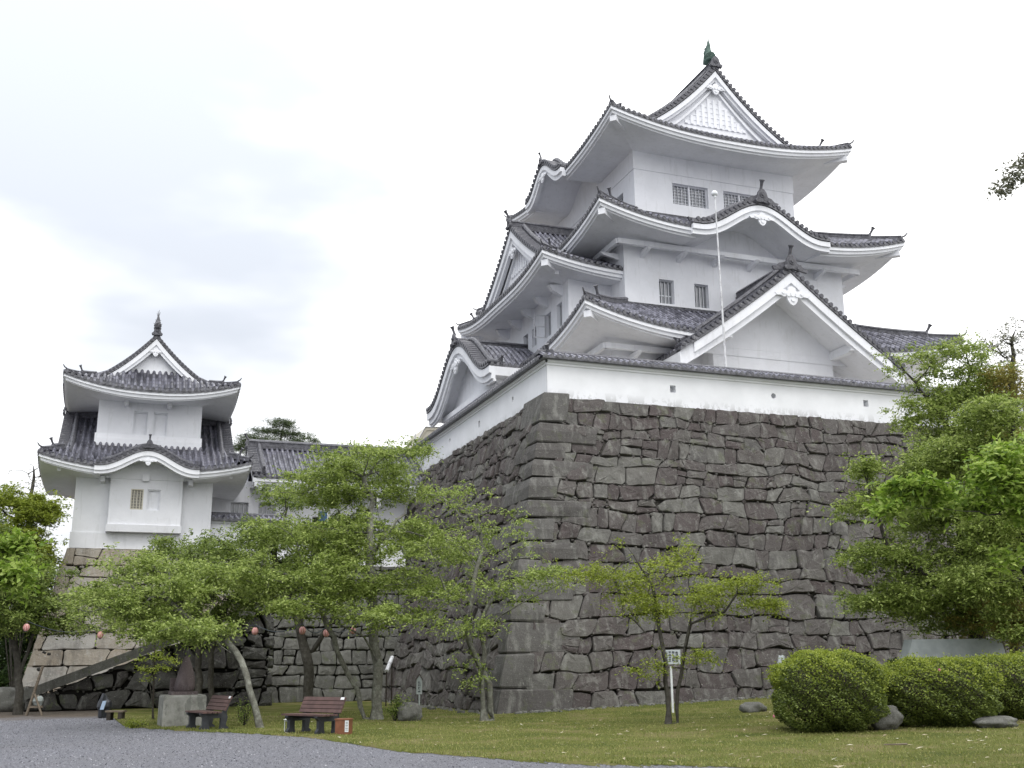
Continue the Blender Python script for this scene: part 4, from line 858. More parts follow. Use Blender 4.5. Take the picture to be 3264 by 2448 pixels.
# its stone base
TB = 1.45
tb = empty('turret_stone_base', (TX0-TB, TY-TB, 0), 'battered base of large pale grey and tan stones under the left turret', 'stone wall')
sl2 = math.hypot(TZ, TB); nf2 = A3(0, -TZ, TB)/sl2; nl2 = A3(-TZ, 0, TB)/sl2
def P3(u, v): z = v*TZ/sl2; return A3(TX0-TB-.12+TB*z/TZ+u, TY-TB-.12+TB*z/TZ, z)
def P4(u, v): z = v*TZ/sl2; return A3(TX0-TB-.12+TB*z/TZ, TY-TB-.12+TB*z/TZ+u, z)
m = MB(); stones(m, P3, nf2, 8.6, sl2, 1.2, .74, 21, gap=.012, bulge=.02, rough=.6, chink=0, jy=.14); m.build('front_masonry', 'pale_stone', tb)
m = MB(); stones(m, P4, nl2, 9, sl2, 1.1, .74, 22, gap=.012, bulge=.02, rough=.6, chink=0, jy=.14); m.build('side_masonry', 'pale_stone', tb)
m = MB(); o = .12; V = [(TX0-TB+o, TY-TB+o, -.5), (TX1+2.2, TY-TB+o, -.5), (TX1+2.2, TY+o, TZ-.02), (TX0+o, TY+o, TZ-.02), (TX0-TB+o, TYB+2, -.5), (TX0+o, TYB+2, TZ-.02), (TX1+2.2, TYB+2, TZ-.02)]
m.add(V, [(0, 1, 2, 3), (4, 0, 3, 5), (3, 2, 6, 5)]); m.build('packing', 'soil', tb)
# middle stone wall between turret and keep
mw_ = empty('middle_stone_wall', (6.2, 51.2, 0), 'grey stone retaining wall of squarish blocks behind the benches between turret and keep base', 'stone wall')
mh = 6.3; sl3 = math.hypot(mh, 1.1); nf3 = A3(0, -mh, 1.1)/sl3
def P5(u, v): z = v*mh/sl3; return A3(5.0+u, 51.0+1.1*z/mh, z)
m = MB(); stones(m, P5, nf3, 9.6, sl3, .80, .56, 31, gap=.018, bulge=.04, rough=.8, chink=.1, jy=.16); m.build('masonry', 'rock', mw_)
m = MB(); m.add([(3, 51.15, -.3), (16, 51.15, -.3), (16, 52.25, mh-.02), (3, 52.25, mh-.02), (3, 56, mh-.02), (16, 56, mh-.02)], [(0, 1, 2, 3), (3, 2, 5, 4)]); m.build('packing', 'soil', mw_)
m = MB(); m.box((3.5, 52.6, mh-.5), (17, 70, mh-.015)); tag(m.build('upper_yard', 'pale_sand'), kind='structure')
# stair ramp wall with its sloping coping, in front of the turret base
rw = empty('ramp_wall', (-2.9, 47.2, 0), 'rough stone ramp wall coloured dark for shade, with a grey sloping coping below the turret', 'ramp')
def P6(u, v): return A3(-2.9+u, 47.3+.12*v, v)
sr = (2.75-.80)/5.0
m = MB(); stones(m, P6, A3(0, -.99, .12), 9.5, 4.4, .95, .70, 41, gap=.03, bulge=.08, rough=1.8, cut=(-sr, 1., .45)); m.build('masonry', 'shade_toned_stone', rw)
m = MB(); m.add([(-2.9, 47.5, -.2), (6.4, 47.9, -.2), (6.4, 48.0, 4.0), (-2.9, 47.5, .35)], [(0, 1, 2, 3)]); m.build('packing', 'soil', rw)
m = MB(); m.prism([(-2.9, 47.15, .45), (6.3, 47.5, .45+9.2*sr), (6.3, 47.5, .45+9.2*sr+.36), (-3.0, 47.15, .80)], (0, .4, 0)); m.build('coping', 'rock', rw)

# low parapets beside the stair head
lp = empty('yard_parapet', (4.3, 53, mh), 'short white wall with tile coping directly right of the turret', 'wall', None)
parapet(lp, (4.1, 53, 0), (1, 0, 0), (0, 1, 0), 3.6, mh-.02, 8.35, [], 8.2, mat='plaster')
lp2 = empty('yard_parapet', (11.4, 53, mh), 'short white wall seen through branches beside the keep base', 'wall', None)
parapet(lp2, (11.3, 52.9, 0), (1, 0, 0), (0, 1, 0), 2.3, mh-.02, 8.0, [], 7.8, mat='plaster')
# connecting hall
hl = empty('connecting_hall', (10.5, 58, mh), 'long low hall with grey tiled roof and white walls between turret and keep base', 'building')
m = MB(); hh_ = [(1.1, 2.0, 8.9, 9.8), (2.5, 3.4, 8.9, 9.8), (5.3, 8.3, 6.4, 9.2)]
wall_holes(m, (4.2, 56.6, 0), (1, 0, 0), (0, 1, 0), 12.3, mh-.02, 10.9, hh_, .5); m.box((4.2, 57.2, mh-.02), (16.5, 60.2, 10.9)); m.build('wall', 'plaster', hl)
for h in hh_[:2]: window(hl, (4.2, 56.6, 0), (1, 0, 0), (0, 1, 0), h, .3, 'bars')
m = MB(); m.box((4.2+5.3, 57.0, 6.3), (4.2+8.3, 57.1, 9.2)); m.build('doorway', 'dark_opening', hl)
mt, me2, mr, mg = MB(), MB(), MB(), MB(); hx0, hx1, hy0, hy1 = 6.2, 17.4, 55.1, 61.3
prH = lambda d: .56*d+.03*d*d
for O, A, Nn in (((hx0, hy0), (1, 0), (0, 1)), ((hx1, hy1), (-1, 0), (0, -1))): side(mt, me2, O, A, Nn, hx1-hx0, 3.1, prH, 10.98, 0, 3, .27, (0, 0), o=1.5)
zfH = lambda w: 10.98+prH(3.1-min(w, 3.1))
verge(mt, mg, mr, (hx0, 58.2, 0), (0, 1, 0), (-1, 0, 0), zfH, 3.1, .75); gable_face(mg, (hx0, 58.2, 0), (0, 1, 0), (-1, 0, 0), zfH, 2.6, 10.5, .3, .6)
mr.sweep([(hx0, 58.2, zfH(0)), (hx1, 58.2, zfH(0))], [(x*1.1, y*1.2) for x, y in RP], (0, 1, 0)); oni(mr, (hx0-.05, 58.2, zfH(0)), (-1, 0, 0), .7); horn(mr, (hx0, 58.2, zfH(0)+.4), (-1, 0, 0), .7)
for x in np.arange(6.5, 17, .62): me2.box((x, 55.25, 10.28), (x+.2, 56.5, 10.42))
for x in (8.3, 12.6): me2.box((x, 55.5, 9.7), (x+.3, 56.55, 10.27)); 
r = mt.build('tiled_roof', ['tile_dark', 'tile_end'], hl); me2.build('eaves', 'plaster', hl); mr.build('ridge', 'ridge_tile', r); mg.build('gable', 'plaster', r)
# cream canopy on the upper terrace, beyond the parapet
q0 = at(1318, 1405, 66); q1 = at(1425, 1352, 66)
cn = empty('canopy', (q0[0], q0[1], BZ-.05), 'cream canopy with thin metal frame peeking over the parapet left of the keep', 'canopy')
m = MB(); x0, y0, x1 = q0[0], q0[1], q1[0]+1.2; zt = q1[2]
m.prism([(x0, y0, zt-1.5), (x0+.75, y0, zt-.12), (x1, y0, zt), (x1, y0, zt-.2), (x0+.85, y0, zt-.3), (x0+.1, y0, zt-1.5)], (0, 3.5, 0)); m.add([(x0+.85, y0+.05, zt-.3), (x1, y0+.05, zt-.2), (x1, y0+.05, zt-1.4), (x0+.12, y0+.05, zt-1.5)], [(0, 1, 2, 3)]); m.build('cover', 'cream', cn)
m = MB()
for x in (x0+.1, x0+1.2, x0+2.3): m.tube([(x, y0, BZ-.05), (x, y0, zt-.6)], .04, 6)
m.tube([(x0, y0-.02, zt-1.5), (x0+.75, y0-.02, zt-.1), (x1, y0-.02, zt+.02)], .035, 6); m.build('frame', 'steel_grey', cn)
# banner
bn = at(1028, 1690, 50.3)
b_ = empty('vertical_banner', (bn[0], bn[1], mh-.02), 'blue cloth banner with a pink panel on a pole seen through the branches', 'banner')
m = MB(); m.tube([(bn[0]+.22, bn[1], mh-.02), (bn[0]+.22, bn[1], bn[2]+.95)], .02, 6); m.build('pole', 'white_paint', b_)
m = MB(); m.grid([[(bn[0]-.2+.02*k, bn[1]+.03*math.sin(k*2.)+.02*math.sin(x), bn[2]-.4+.3*k+.0*x) if False else (bn[0]-.2+.4*x, bn[1]+.05*math.sin(3*x+k), bn[2]-.45+.33*k) for x in np.linspace(0, 1, 6)] for k in range(5)], smooth=True); m.build('cloth', 'banner_blue', b_)
m = MB(); m.grid([[(bn[0]-.14+.28*x, bn[1]-.02+.05*math.sin(3*(x*.7+.15)+k), bn[2]-.30+.33*k) for x in np.linspace(0, 1, 6)] for k in range(3)], smooth=True); m.build('panel', 'banner_pink', b_)

# ------------------------------------------------------------------ park furniture
def rot(a): return A3(math.cos(a), math.sin(a), 0)
def bench(base_, ang, label):
    "ang: heading of the long axis"
    L, Fd = rot(ang), rot(ang-math.pi/2); o = A3(*base_); ln = 1.5
    t = empty('park_bench', o, label, 'bench', 'park benches on the lawn')
    def P(l, f, z): return o+L*l+Fd*f+Z*z
    for q in (-1, 1):
        m = MB(); l = q*(ln/2-.22)
        pts = [(.42, 0), (.42, .05), (.36, .12), (.36, .30), (.44, .37), (.44, .41), (-.02, .39), (-.17, .44), (-.34, .80), (-.40, .79), (-.27, .42), (-.30, .30), (-.26, .10), (-.34, .04), (-.34, 0), (-.10, 0), (-.12, .10), (-.12, .28), (.20, .28), (.20, .10), (.16, 0)]
        m.prism([P(l-.05, f, z) for f, z in pts], L*.10); m.build('leg_frame', 'black_resin', t)
    m = MB()
    for k in range(4): m.obox(P(0, .36-.125*k, .43), L*ln/2, Fd*.055, Z*.02)
    m.build('seat', 'plank_brown', t)
    m = MB(); bd = (Fd*-.17+Z*.36); bd /= np.linalg.norm(bd)
    for k in range(4): m.obox(P(0, -.17, .48)+bd*(.03+.103*k), L*ln/2, bd*.044, np.cross(L, bd)*.018)
    m.build('backrest', 'plank_brown', t)
    m = MB(); m.obox(P(ln/2-.09, -.17, .48)+bd*.345+np.cross(bd, L)*-.022*(1 if np.cross(bd, L)@Fd < 0 else -1), L*.06, bd*.03, np.cross(L, bd)*.004); m.build('name_plate', 'white_paint', t)
    m = MB(); m.obox(P(0, .05, .37), L*(ln/2-.25), Fd*.03, Z*.03); m.obox(P(0, -.24, .5), L*(ln/2-.25), Fd*.02, Z*.03); m.build('rail', 'black_resin', t)
    return t
ab_ = -YAW-math.radians(38)
p = at(664, 2334, 30.0); bench((p[0], p[1], 0.03), -YAW-math.radians(56), 'brown slatted bench with black frame beside the concrete pedestal')
p = at(1000, 2352, 27.6); bench((p[0], p[1], 0.03), ab_, 'brown slatted bench with black frame beside the orange box')
p = at(1095, 2352, 26.9); p[2] = .03
t = empty('orange_box', p, 'weathered orange box with a pale notice beside the bench', 'box')
m = MB(); L, Fd = rot(-YAW-.15), rot(-YAW-.15+math.pi/2); m.obox(p+Z*.17, L*.17, Fd*.14, Z*.17); m.obox(p+Z*.345, L*.185, Fd*.155, Z*.015); m.build('body', 'orange_box', t)
m = MB(); m.obox(p+Z*.19+L*.115-Fd*.144, L*.045, Fd*.004, Z*.13); m.build('notice', 'white_paint', t)
m = MB()
for k in range(6): m.obox(p+Z*(.28-.035*k)+L*.115-Fd*.149, L*.03, Fd*.002, Z*.006)
m.build('print', 'ink', t)
p = at(920, 2315, 28.0); p[2] = .03
t = empty('plastic_bag', p, 'crumpled white bag hanging at the left end of the second bench', 'bag'); m = MB(); ico(m, p+Z*.30, .10, (1.2, .6, .8), .35, 0, 9, 6, random.Random(3)); m.obox(p+Z*.15-R0*.1, R0*.008, F0*.008, Z*.15); m.build('bag', 'white_paint', t)
# monument
pc_ = at(515, 2326, 31.0); pc_[2] = 0; ang = -YAW+math.radians(24); L, Fd = rot(ang), rot(ang+math.pi/2)
t = empty('stone_monument', pc_+L*.58+Fd*.58, 'pointed brown stone standing on a big stained concrete pedestal beside the first bench', 'monument')
cc_ = pc_+L*.58+Fd*.58
m = MB(); rngs = []
for z_, e in ((-.05, .58), (.80, .575), (.86, .545)): rngs.append([cc_+L*e*i+Fd*e*j+Z*z_ for i, j in ((-1, -1), (1, -1), (1, 1), (-1, 1))])
m.grid(rngs, close=True); m.add(rngs[-1], [(0, 1, 2, 3)]); m.build('pedestal', 'concrete', t)
m = MB(); m.obox(cc_+Z*.90, L*.36, Fd*.34, Z*.05); m.obox(cc_-L*.20+Fd*.2+Z*1.12, L*.14, Fd*.06, Z*.20); m.build('plinth', 'monument_stone', t)
m = MB(); rr = [(.0, .20), (.05, .265), (.18, .285), (.4, .25), (.62, .19), (.82, .12), (.94, .07), (.99, .0)]
P = []
for h, r_ in rr: P.append([cc_-Fd*.06+L*(.02+.02*h)+Z*(.94+h)+(L*math.cos(a)*r_*(1+.07*math.sin(3*a+h*3))+Fd*math.sin(a)*r_*.85) for a in np.arange(12)*2*np.pi/12])
m.grid(P, close=True, smooth=True); m.build('pointed_stone', 'monument_stone', t)
# low plank seat and dark bundle
p = at(368, 2290, 36); p[2] = 0
t = empty('plank_seat', p, 'low plank on dark blocks at the edge of the gravel left of the monument', 'bench'); m = MB(); L, Fd = R0*.97-F0*.2, F0; m.obox(p+Z*.27, L*.32, Fd*.18, Z*.025); m.build('seat', 'wood_grey', t)
for q in (-1, 1): m = MB(); m.obox(p+Z*.12+L*.2*q, L*.07, Fd*.15, Z*.12); m.build('leg', 'wood_dark', t)
p = at(328, 2285, 37.5); p[2] = 0; t = empty('covered_bundle', p, 'dark upright bundle with a pale blue patch behind the low plank', 'bundle'); m = MB(); ico(m, p+Z*.36, .3, (.7, .7, 1.3), .2, 0, 10, 8, random.Random(9)); m.build('cover', 'black_resin', t); m = MB(); m.obox(p+Z*.42-F0*.27+R0*.08, R0*.06, F0*.02, Z*.14+R0*.04); m.build('strap', 'tarp_blue', t)
# wooden props at far left
p = at(95, 2258, 40); p[2] = 0; t = empty('wooden_prop', p, 'leaning wooden pole and short stakes with a pale sack by the left tree', 'prop')
m = MB(); m.tube([p-R0*.1, p+R0*.32+Z*1.7], .05, 8); m.build('pole', 'wood_grey', t); m = MB(); m.tube([p+R0*.12+Z*.75, p+R0*.5-F0*.1], .04, 7); m.build('stake', 'wood_grey', t); m = MB(); m.obox(p+R0*.2+Z*.3, R0*.25, F0*.04, Z*.035); m.build('cross_bar', 'wood_grey', t); m = MB(); ico(m, p+R0*.22+F0*.1+Z*.5, .2, (1, .7, .9), .2, 0, 9, 6, random.Random(2)); m.build('sack', 'grey_board', t)

# signs
def strokes(mb, o, ax, out, w, h, seed, rows, cols, s=.012):
    "columns of small brush-like characters"
    r_ = random.Random(seed)
    for i in range(cols):
        for j in range(rows):
            c = o+ax*((i+.5)/cols-.5)*w+Z*((j+.5)/rows-.5)*h; cw, ch_ = w/cols*.36, h/rows*.36
            for k in range(4):
                if r_.random() < .5: mb.obox(c+Z*r_.uniform(-ch_, ch_)+out*.003, ax*cw, out*.002, Z*s*.35)
                else: mb.obox(c+ax*r_.uniform(-cw, cw)+out*.003, ax*s*.35, out*.002, Z*ch_)
p = at(1336, 2243, 34.0); p[2] = .03; t = empty('notice_post', p, 'small grey roofed wooden notice board on a thin post behind the boulder', 'sign')
m = MB(); m.tube([p, p+Z*.85], .025, 6); m.build('post', 'grey_board', t)
m = MB(); m.prism([p+R0*x+Z*z-F0*.03 for x, z in ((-.085, .72), (.085, .72), (.085, 1.14), (0, 1.26), (-.085, 1.14))], F0*.03); m.build('board', 'grey_board', t)
m = MB()
for q in (-1, 1): m.prism([p+R0*q*.0+Z*1.33-F0*.07, p+R0*q*.12+Z*1.14-F0*.07, p+R0*q*.11+Z*1.12-F0*.07, p+Z*1.29-F0*.07], F0*.11)
m.build('roof', 'wood_dark', t); m = MB(); strokes(m, p+Z*.94-F0*.034, R0, -F0, .10, .34, 4, 4, 1, .02); m.build('lettering', 'ink', t)
p = at(2144, 2245, 33.6); p[2] = float(gz(p[0], p[1]))+.02; t = empty('information_sign', p, 'white sign board with dark lettering on a white post by the stone base', 'sign')
m = MB(); m.tube([p, p+Z*1.35], .035, 8); m.build('post', 'white_paint', t)
m = MB(); c0_ = p+Z*1.62+R0*.03; m.obox(c0_, R0*.26-F0*.07, F0*.015, Z*.21); m.build('board', 'sign_white', t); m = MB(); ax = (R0*.28-F0*.08); ax /= np.linalg.norm(ax); strokes(m, c0_-F0*.018+Z*.02, ax, -F0, .42, .32, 8, 4, 4, .02); m.build('lettering', 'ink', t)
# pale handrail by the stair foot
p = at(1228, 2250, 45); t = empty('stair_rail', (p[0], p[1], 0), 'pale slanting handrail at the foot of the keep base left side', 'rail'); m = MB(); a = at(1232, 2140, 45); b = at(1250, 2096, 46.2); m.tube([a, b], .09, 7); m.build('rail', 'pole_paint', t); 
for e in (a, b): m = MB(); m.tube([e, (e[0], e[1], 0)], .03, 6); m.build('post', 'wood_dark', t)

# paper lanterns on a cable
LP = [(84, 2000), (320, 2024), (516, 2032), (813, 2012), (964, 2010), (1040, 2018), (1125, 2010)]; LF = [39, 41, 43, 38, 36.5, 38, 42]
desc = ['pink striped paper lantern farthest left, against the dark left tree', 'dim pink paper lantern in front of the turret base', 'faded pale lantern above the ramp coping', 'pink paper lantern above the first bench, in front of the middle wall', 'largest bright pink striped lantern by the dark forked trunk', 'pink and white striped lantern touching the leaning trunk', 'faint pink lantern half hidden behind branches, farthest right']
lan0 = None
for (u, v), F_, dsc in zip(LP, LF, desc):
    c = at(u, v, F_)
    if lan0 is None:
        t = empty('paper_lantern', c, dsc, 'lantern', 'paper lanterns strung under the trees'); m = MB(); P = []
        for a in np.linspace(.25, math.pi-.25, 12): P.append([(c[0]+.112*math.sin(a)*math.cos(b), c[1]+.112*math.sin(a)*math.sin(b), c[2]+.135*math.cos(a)) for b in np.arange(18)*2*np.pi/18])
        m.grid(P, close=True, smooth=True); m.build('shade', 'lantern_paper', t)
        for q in (-1, 1): m = MB(); m.tube([c+Z*q*.125, c+Z*q*.15], .04, 10); m.build('cap', 'ink', t)
        lan0 = t
    else:
        t = lan0.copy(); col.objects.link(t); t.location = tuple(c); t['label'] = dsc
        for ch in lan0.children: k = ch.copy(); col.objects.link(k); k.parent = t
m = MB(); pts = []
LQ = [at(u, v-18, F_)+Z*.03 for (u, v), F_ in zip(LP, LF)]
for a, b in zip(LQ[:-1], LQ[1:]): pts += [a+(b-a)*t-Z*.25*math.sin(math.pi*t) for t in np.linspace(0, .9, 7)]
m.tube(pts+[LQ[-1]], .016, 5); tag(m.build('lantern_cable', 'ink'), 'thin dark cable carrying the pink lanterns from tree to tree', 'cable')

# rocks
from mathutils import noise as mnoise
def boulder(mb, c, r, sc, seed, nu=30, nv=20):
    P = []; o = Vector((seed*3.1, seed*1.7, 0))
    for i in range(nv+1):
        t = math.pi*i/nv; row = []
        for j in range(nu):
            a = 2*math.pi*j/nu; d = Vector((math.sin(t)*math.cos(a), math.sin(t)*math.sin(a), -math.cos(t)))
            vf = mnoise.voronoi(d*1.1+o)[0][0]; k = 1.05-.28*vf+.16*mnoise.noise(d*1.6+o)+.07*mnoise.noise(d*5+o)
            # planed faces make it blocky
            k = min(k, .92/max(abs(d.x), 1e-3)*1., .86/max(abs(d.z), 1e-3)); row.append(np.array(c)+np.array(d)*r*k*np.array(sc))
        P.append(row)
    mb.grid(P, 0, close=True, smooth=True)
def rock(name, u, v, F_, r_, sc, seed, label, mat='rock', sink=.3, grp=None):
    p = at(u, v, F_); p[2] = float(gz(p[0], p[1])); m = MB(); boulder(m, p+Z*r_*sc[2]*(1-sink), r_, sc, seed); tag(m.build(name, mat, loc=tuple(p)), label, 'rock', grp)
rock('boulder', 1305, 2290, 33, .36, (1.15, .9, 1.0), 1, 'rounded grey boulder beside the small notice post')
rock('rock', 2825, 2310, 25.2, .5, (.95, .5, .62), 2, 'grey rock between the two rounded hedges', 'rock', .1)
rock('rock', 3175, 2312, 25.2, .55, (1.15, .6, .32), 4, 'flat grey rock on the grass right of the middle hedge', 'rock', .3)
rock('rock', 2400, 2240, 32.3, .35, (1.2, .8, .6), 5, 'low mossy rock on the grass left of the round hedge', 'rock', .4)
rock('rock', 30, 2235, 44, .8, (1.4, .8, .8), 6, 'big mossy rock at the foot of the left tree', 'rock', .4)
rock('standing_stone', 2490, 2112, 33.2, .3, (.8, .45, 2.8), 8, 'narrow pale bluish stone standing behind the left end of the hedges', 'pale_slab', 0)
rs_ = random.Random(17); m = MB()
for i in range(240):
    x = rs_.uniform(12.5, 27); y = BY-.15-abs(rs_.gauss(0, .35)); ico(m, (x, y, float(gz(x, y))+.04), rs_.uniform(.03, .12), (1, 1, .6), .25, 0, 6, 4, rs_)
for i in range(60):
    y = rs_.uniform(35, 50); x = BX-.15-abs(rs_.gauss(0, .3)); ico(m, (x, y, .03), rs_.uniform(.05, .16), (1, 1, .7), .25, 0, 6, 4, rs_)
tag(m.build('rubble', 'rock'), 'loose pale rubble along the foot of the dark stone base', 'rubble', kind='stuff')
n = 1200; lx_ = rng.uniform(3, 30, n*3); ly_ = lawn_edge(lx_)+.2+rng.random(n*3)**1.3*18; kk = ((ly_ < 33) & (rng.random(n*3) < np.clip((lx_-2)/14, .12, 1))); lx_, ly_ = lx_[kk][:n], ly_[kk][:n]; n = len(lx_); an = rng.uniform(0, 6.28, n); sz = rng.uniform(.025, .08, n)
c0 = np.stack([lx_, ly_, gz(lx_, ly_)+.055], 1); d1 = np.stack([np.cos(an), np.sin(an), rng.uniform(-.2, .3, n)], 1)*sz[:, None]; d2 = np.stack([-np.sin(an), np.cos(an), rng.uniform(-.1, .5, n)], 1)*sz[:, None]*.6
tag(tri_soup('fallen_leaves', c0-d1, c0+d1, c0+d2, 'dry_leaf'), 'scattered dry fallen leaves on the grass', 'leaves', kind='stuff')
a = at(2815, 2366, 21.3); b = at(2892, 2369, 21.2); m = MB(); m.tube([A3(a[0], a[1], float(gz(a[0], a[1]))+.06), A3(b[0], b[1], float(gz(b[0], b[1]))+.07)], [.012, .02], 6); tag(m.build('stick', 'wood_grey'), 'short broken stick lying on the grass in front of the hedges', 'stick')
# pale slab monument behind hedges
p = at(3025, 2150, 31.5); z0 = at(3025, 2100, 31.5)[2]; zt = at(2910, 2038, 31.5)[2]; l = at(2868, 2100, 31.5); l2 = at(2908, 2038, 31.5); r2 = at(3190, 2034, 31.5)
t = empty('slab_monument', (p[0], p[1], 0), 'pale grey trapezoid stone slab standing behind the clipped hedges', 'monument'); m = MB(); m.prism([(l[0]-.3, l[1]+.1, 0), (r2[0]+.5, r2[1]-.1, 0), (r2[0], r2[1], zt), (l2[0], l2[1], zt)], (.12, .5, 0)); m.build('slab', 'pale_slab', t)

# ------------------------------------------------------------------ foliage
def leaves(name, C, Nd, size, mat, parent, seed, asp=.5, droop=.3, up=.9, D0=None):
    "leaf-shaped folded quads; C centres, size array"
    r = np.random.default_rng(seed); n = len(C); a = r.uniform(0, 2*np.pi, n); d = np.stack([np.cos(a), np.sin(a), -droop+r.normal(0, .35, n)], 1); d = d if D0 is None else d*.75+D0; d /= np.linalg.norm(d, axis=1, keepdims=True)
    nn = np.stack([r.normal(0, .6, n), r.normal(0, .6, n), np.full(n, up)], 1); sdv = np.cross(nn, d); sdv /= np.linalg.norm(sdv, axis=1, keepdims=True)+1e-9; up_ = np.cross(d, sdv)
    s = size[:, None] if np.ndim(size) else size; b = C-d*s*.5; tp = C+d*s*.5; l = C+sdv*s*asp*.5+up_*s*.10; rr = C-sdv*s*asp*.5+up_*s*.10
    V = np.stack([b, l, tp, rr], 1).reshape(-1, 3)
    root = np.zeros(3); q = parent
    if parent is not None:
        while q.parent: q = q.parent
        root = np.array(q.location)
    V = V-root; me = bpy.data.meshes.new(name); me.vertices.add(4*n); me.vertices.foreach_set('co', V.astype('f').ravel())
    ix = np.arange(n)[:, None]*4; T = np.concatenate([ix+np.array([[0, 1, 2]]), ix+np.array([[0, 2, 3]])], 1).reshape(-1)
    me.loops.add(6*n); me.loops.foreach_set('vertex_index', T); me.polygons.add(2*n); me.polygons.foreach_set('loop_start', np.arange(2*n)*3); me.polygons.foreach_set('loop_total', np.full(2*n, 3)); me.materials.append(MAT[mat]); me.update()
    o = bpy.data.objects.new(name, me); col.objects.link(o)
    if parent is not None: o.parent = parent
    return o
def grow(trunks, att, seed, step=.35, kill=.55, maxit=90):
    r = np.random.default_rng(seed); nodes = []; par_ = []
    for T in trunks:
        T = np.array(T, float); L = [T[0]]
        for a, b in zip(T[:-1], T[1:]):
            k = max(1, int(np.linalg.norm(b-a)/step)); L += [a+(b-a)*t/k+(r.normal(0, .03, 3) if t < k else 0) for t in range(1, k+1)]
        s0 = len(nodes)
        if s0 == 0 or T.shape[0] and np.linalg.norm(T[0]-np.array(nodes), axis=1).min() > .6: pr = -1
        else: pr = int(np.argmin(np.linalg.norm(T[0]-np.array(nodes), axis=1)))
        for i, p_ in enumerate(L): nodes.append(np.array(p_)); par_.append(pr if i == 0 else s0+i-1)
    nodes = [*nodes]; A = np.array(att); P = np.array(nodes); D = np.linalg.norm(A[:, None]-P[None], axis=2); near = D.argmin(1); dist = D.min(1); alive = np.ones(len(A), bool)
    for it in range(maxit):
        alive &= dist > kill
        if not alive.any(): break
        idx = np.where(alive)[0]; new = []; 
        for nd in np.unique(near[idx]):
            sel = idx[near[idx] == nd]; v = A[sel]-P[nd]; v /= np.linalg.norm(v, axis=1, keepdims=True); m_ = v.mean(0)+r.normal(0, .16, 3); m_ /= np.linalg.norm(m_)+1e-9; new.append((P[nd]+m_*step, nd))
        if len(P)+len(new) > 6000: break
        s0 = len(P); P = np.vstack([P, [x[0] for x in new]]); par_ += [x[1] for x in new]
        Dn = np.linalg.norm(A[:, None]-P[s0:][None], axis=2); mi = Dn.argmin(1); md = Dn.min(1); up = md < dist-1e-6; near[up] = s0+mi[up]; old = dist.copy(); dist = np.minimum(dist, md)
        if it > 5 and (old-dist)[alive].max() < 1e-4: break
    return P, np.array(par_)
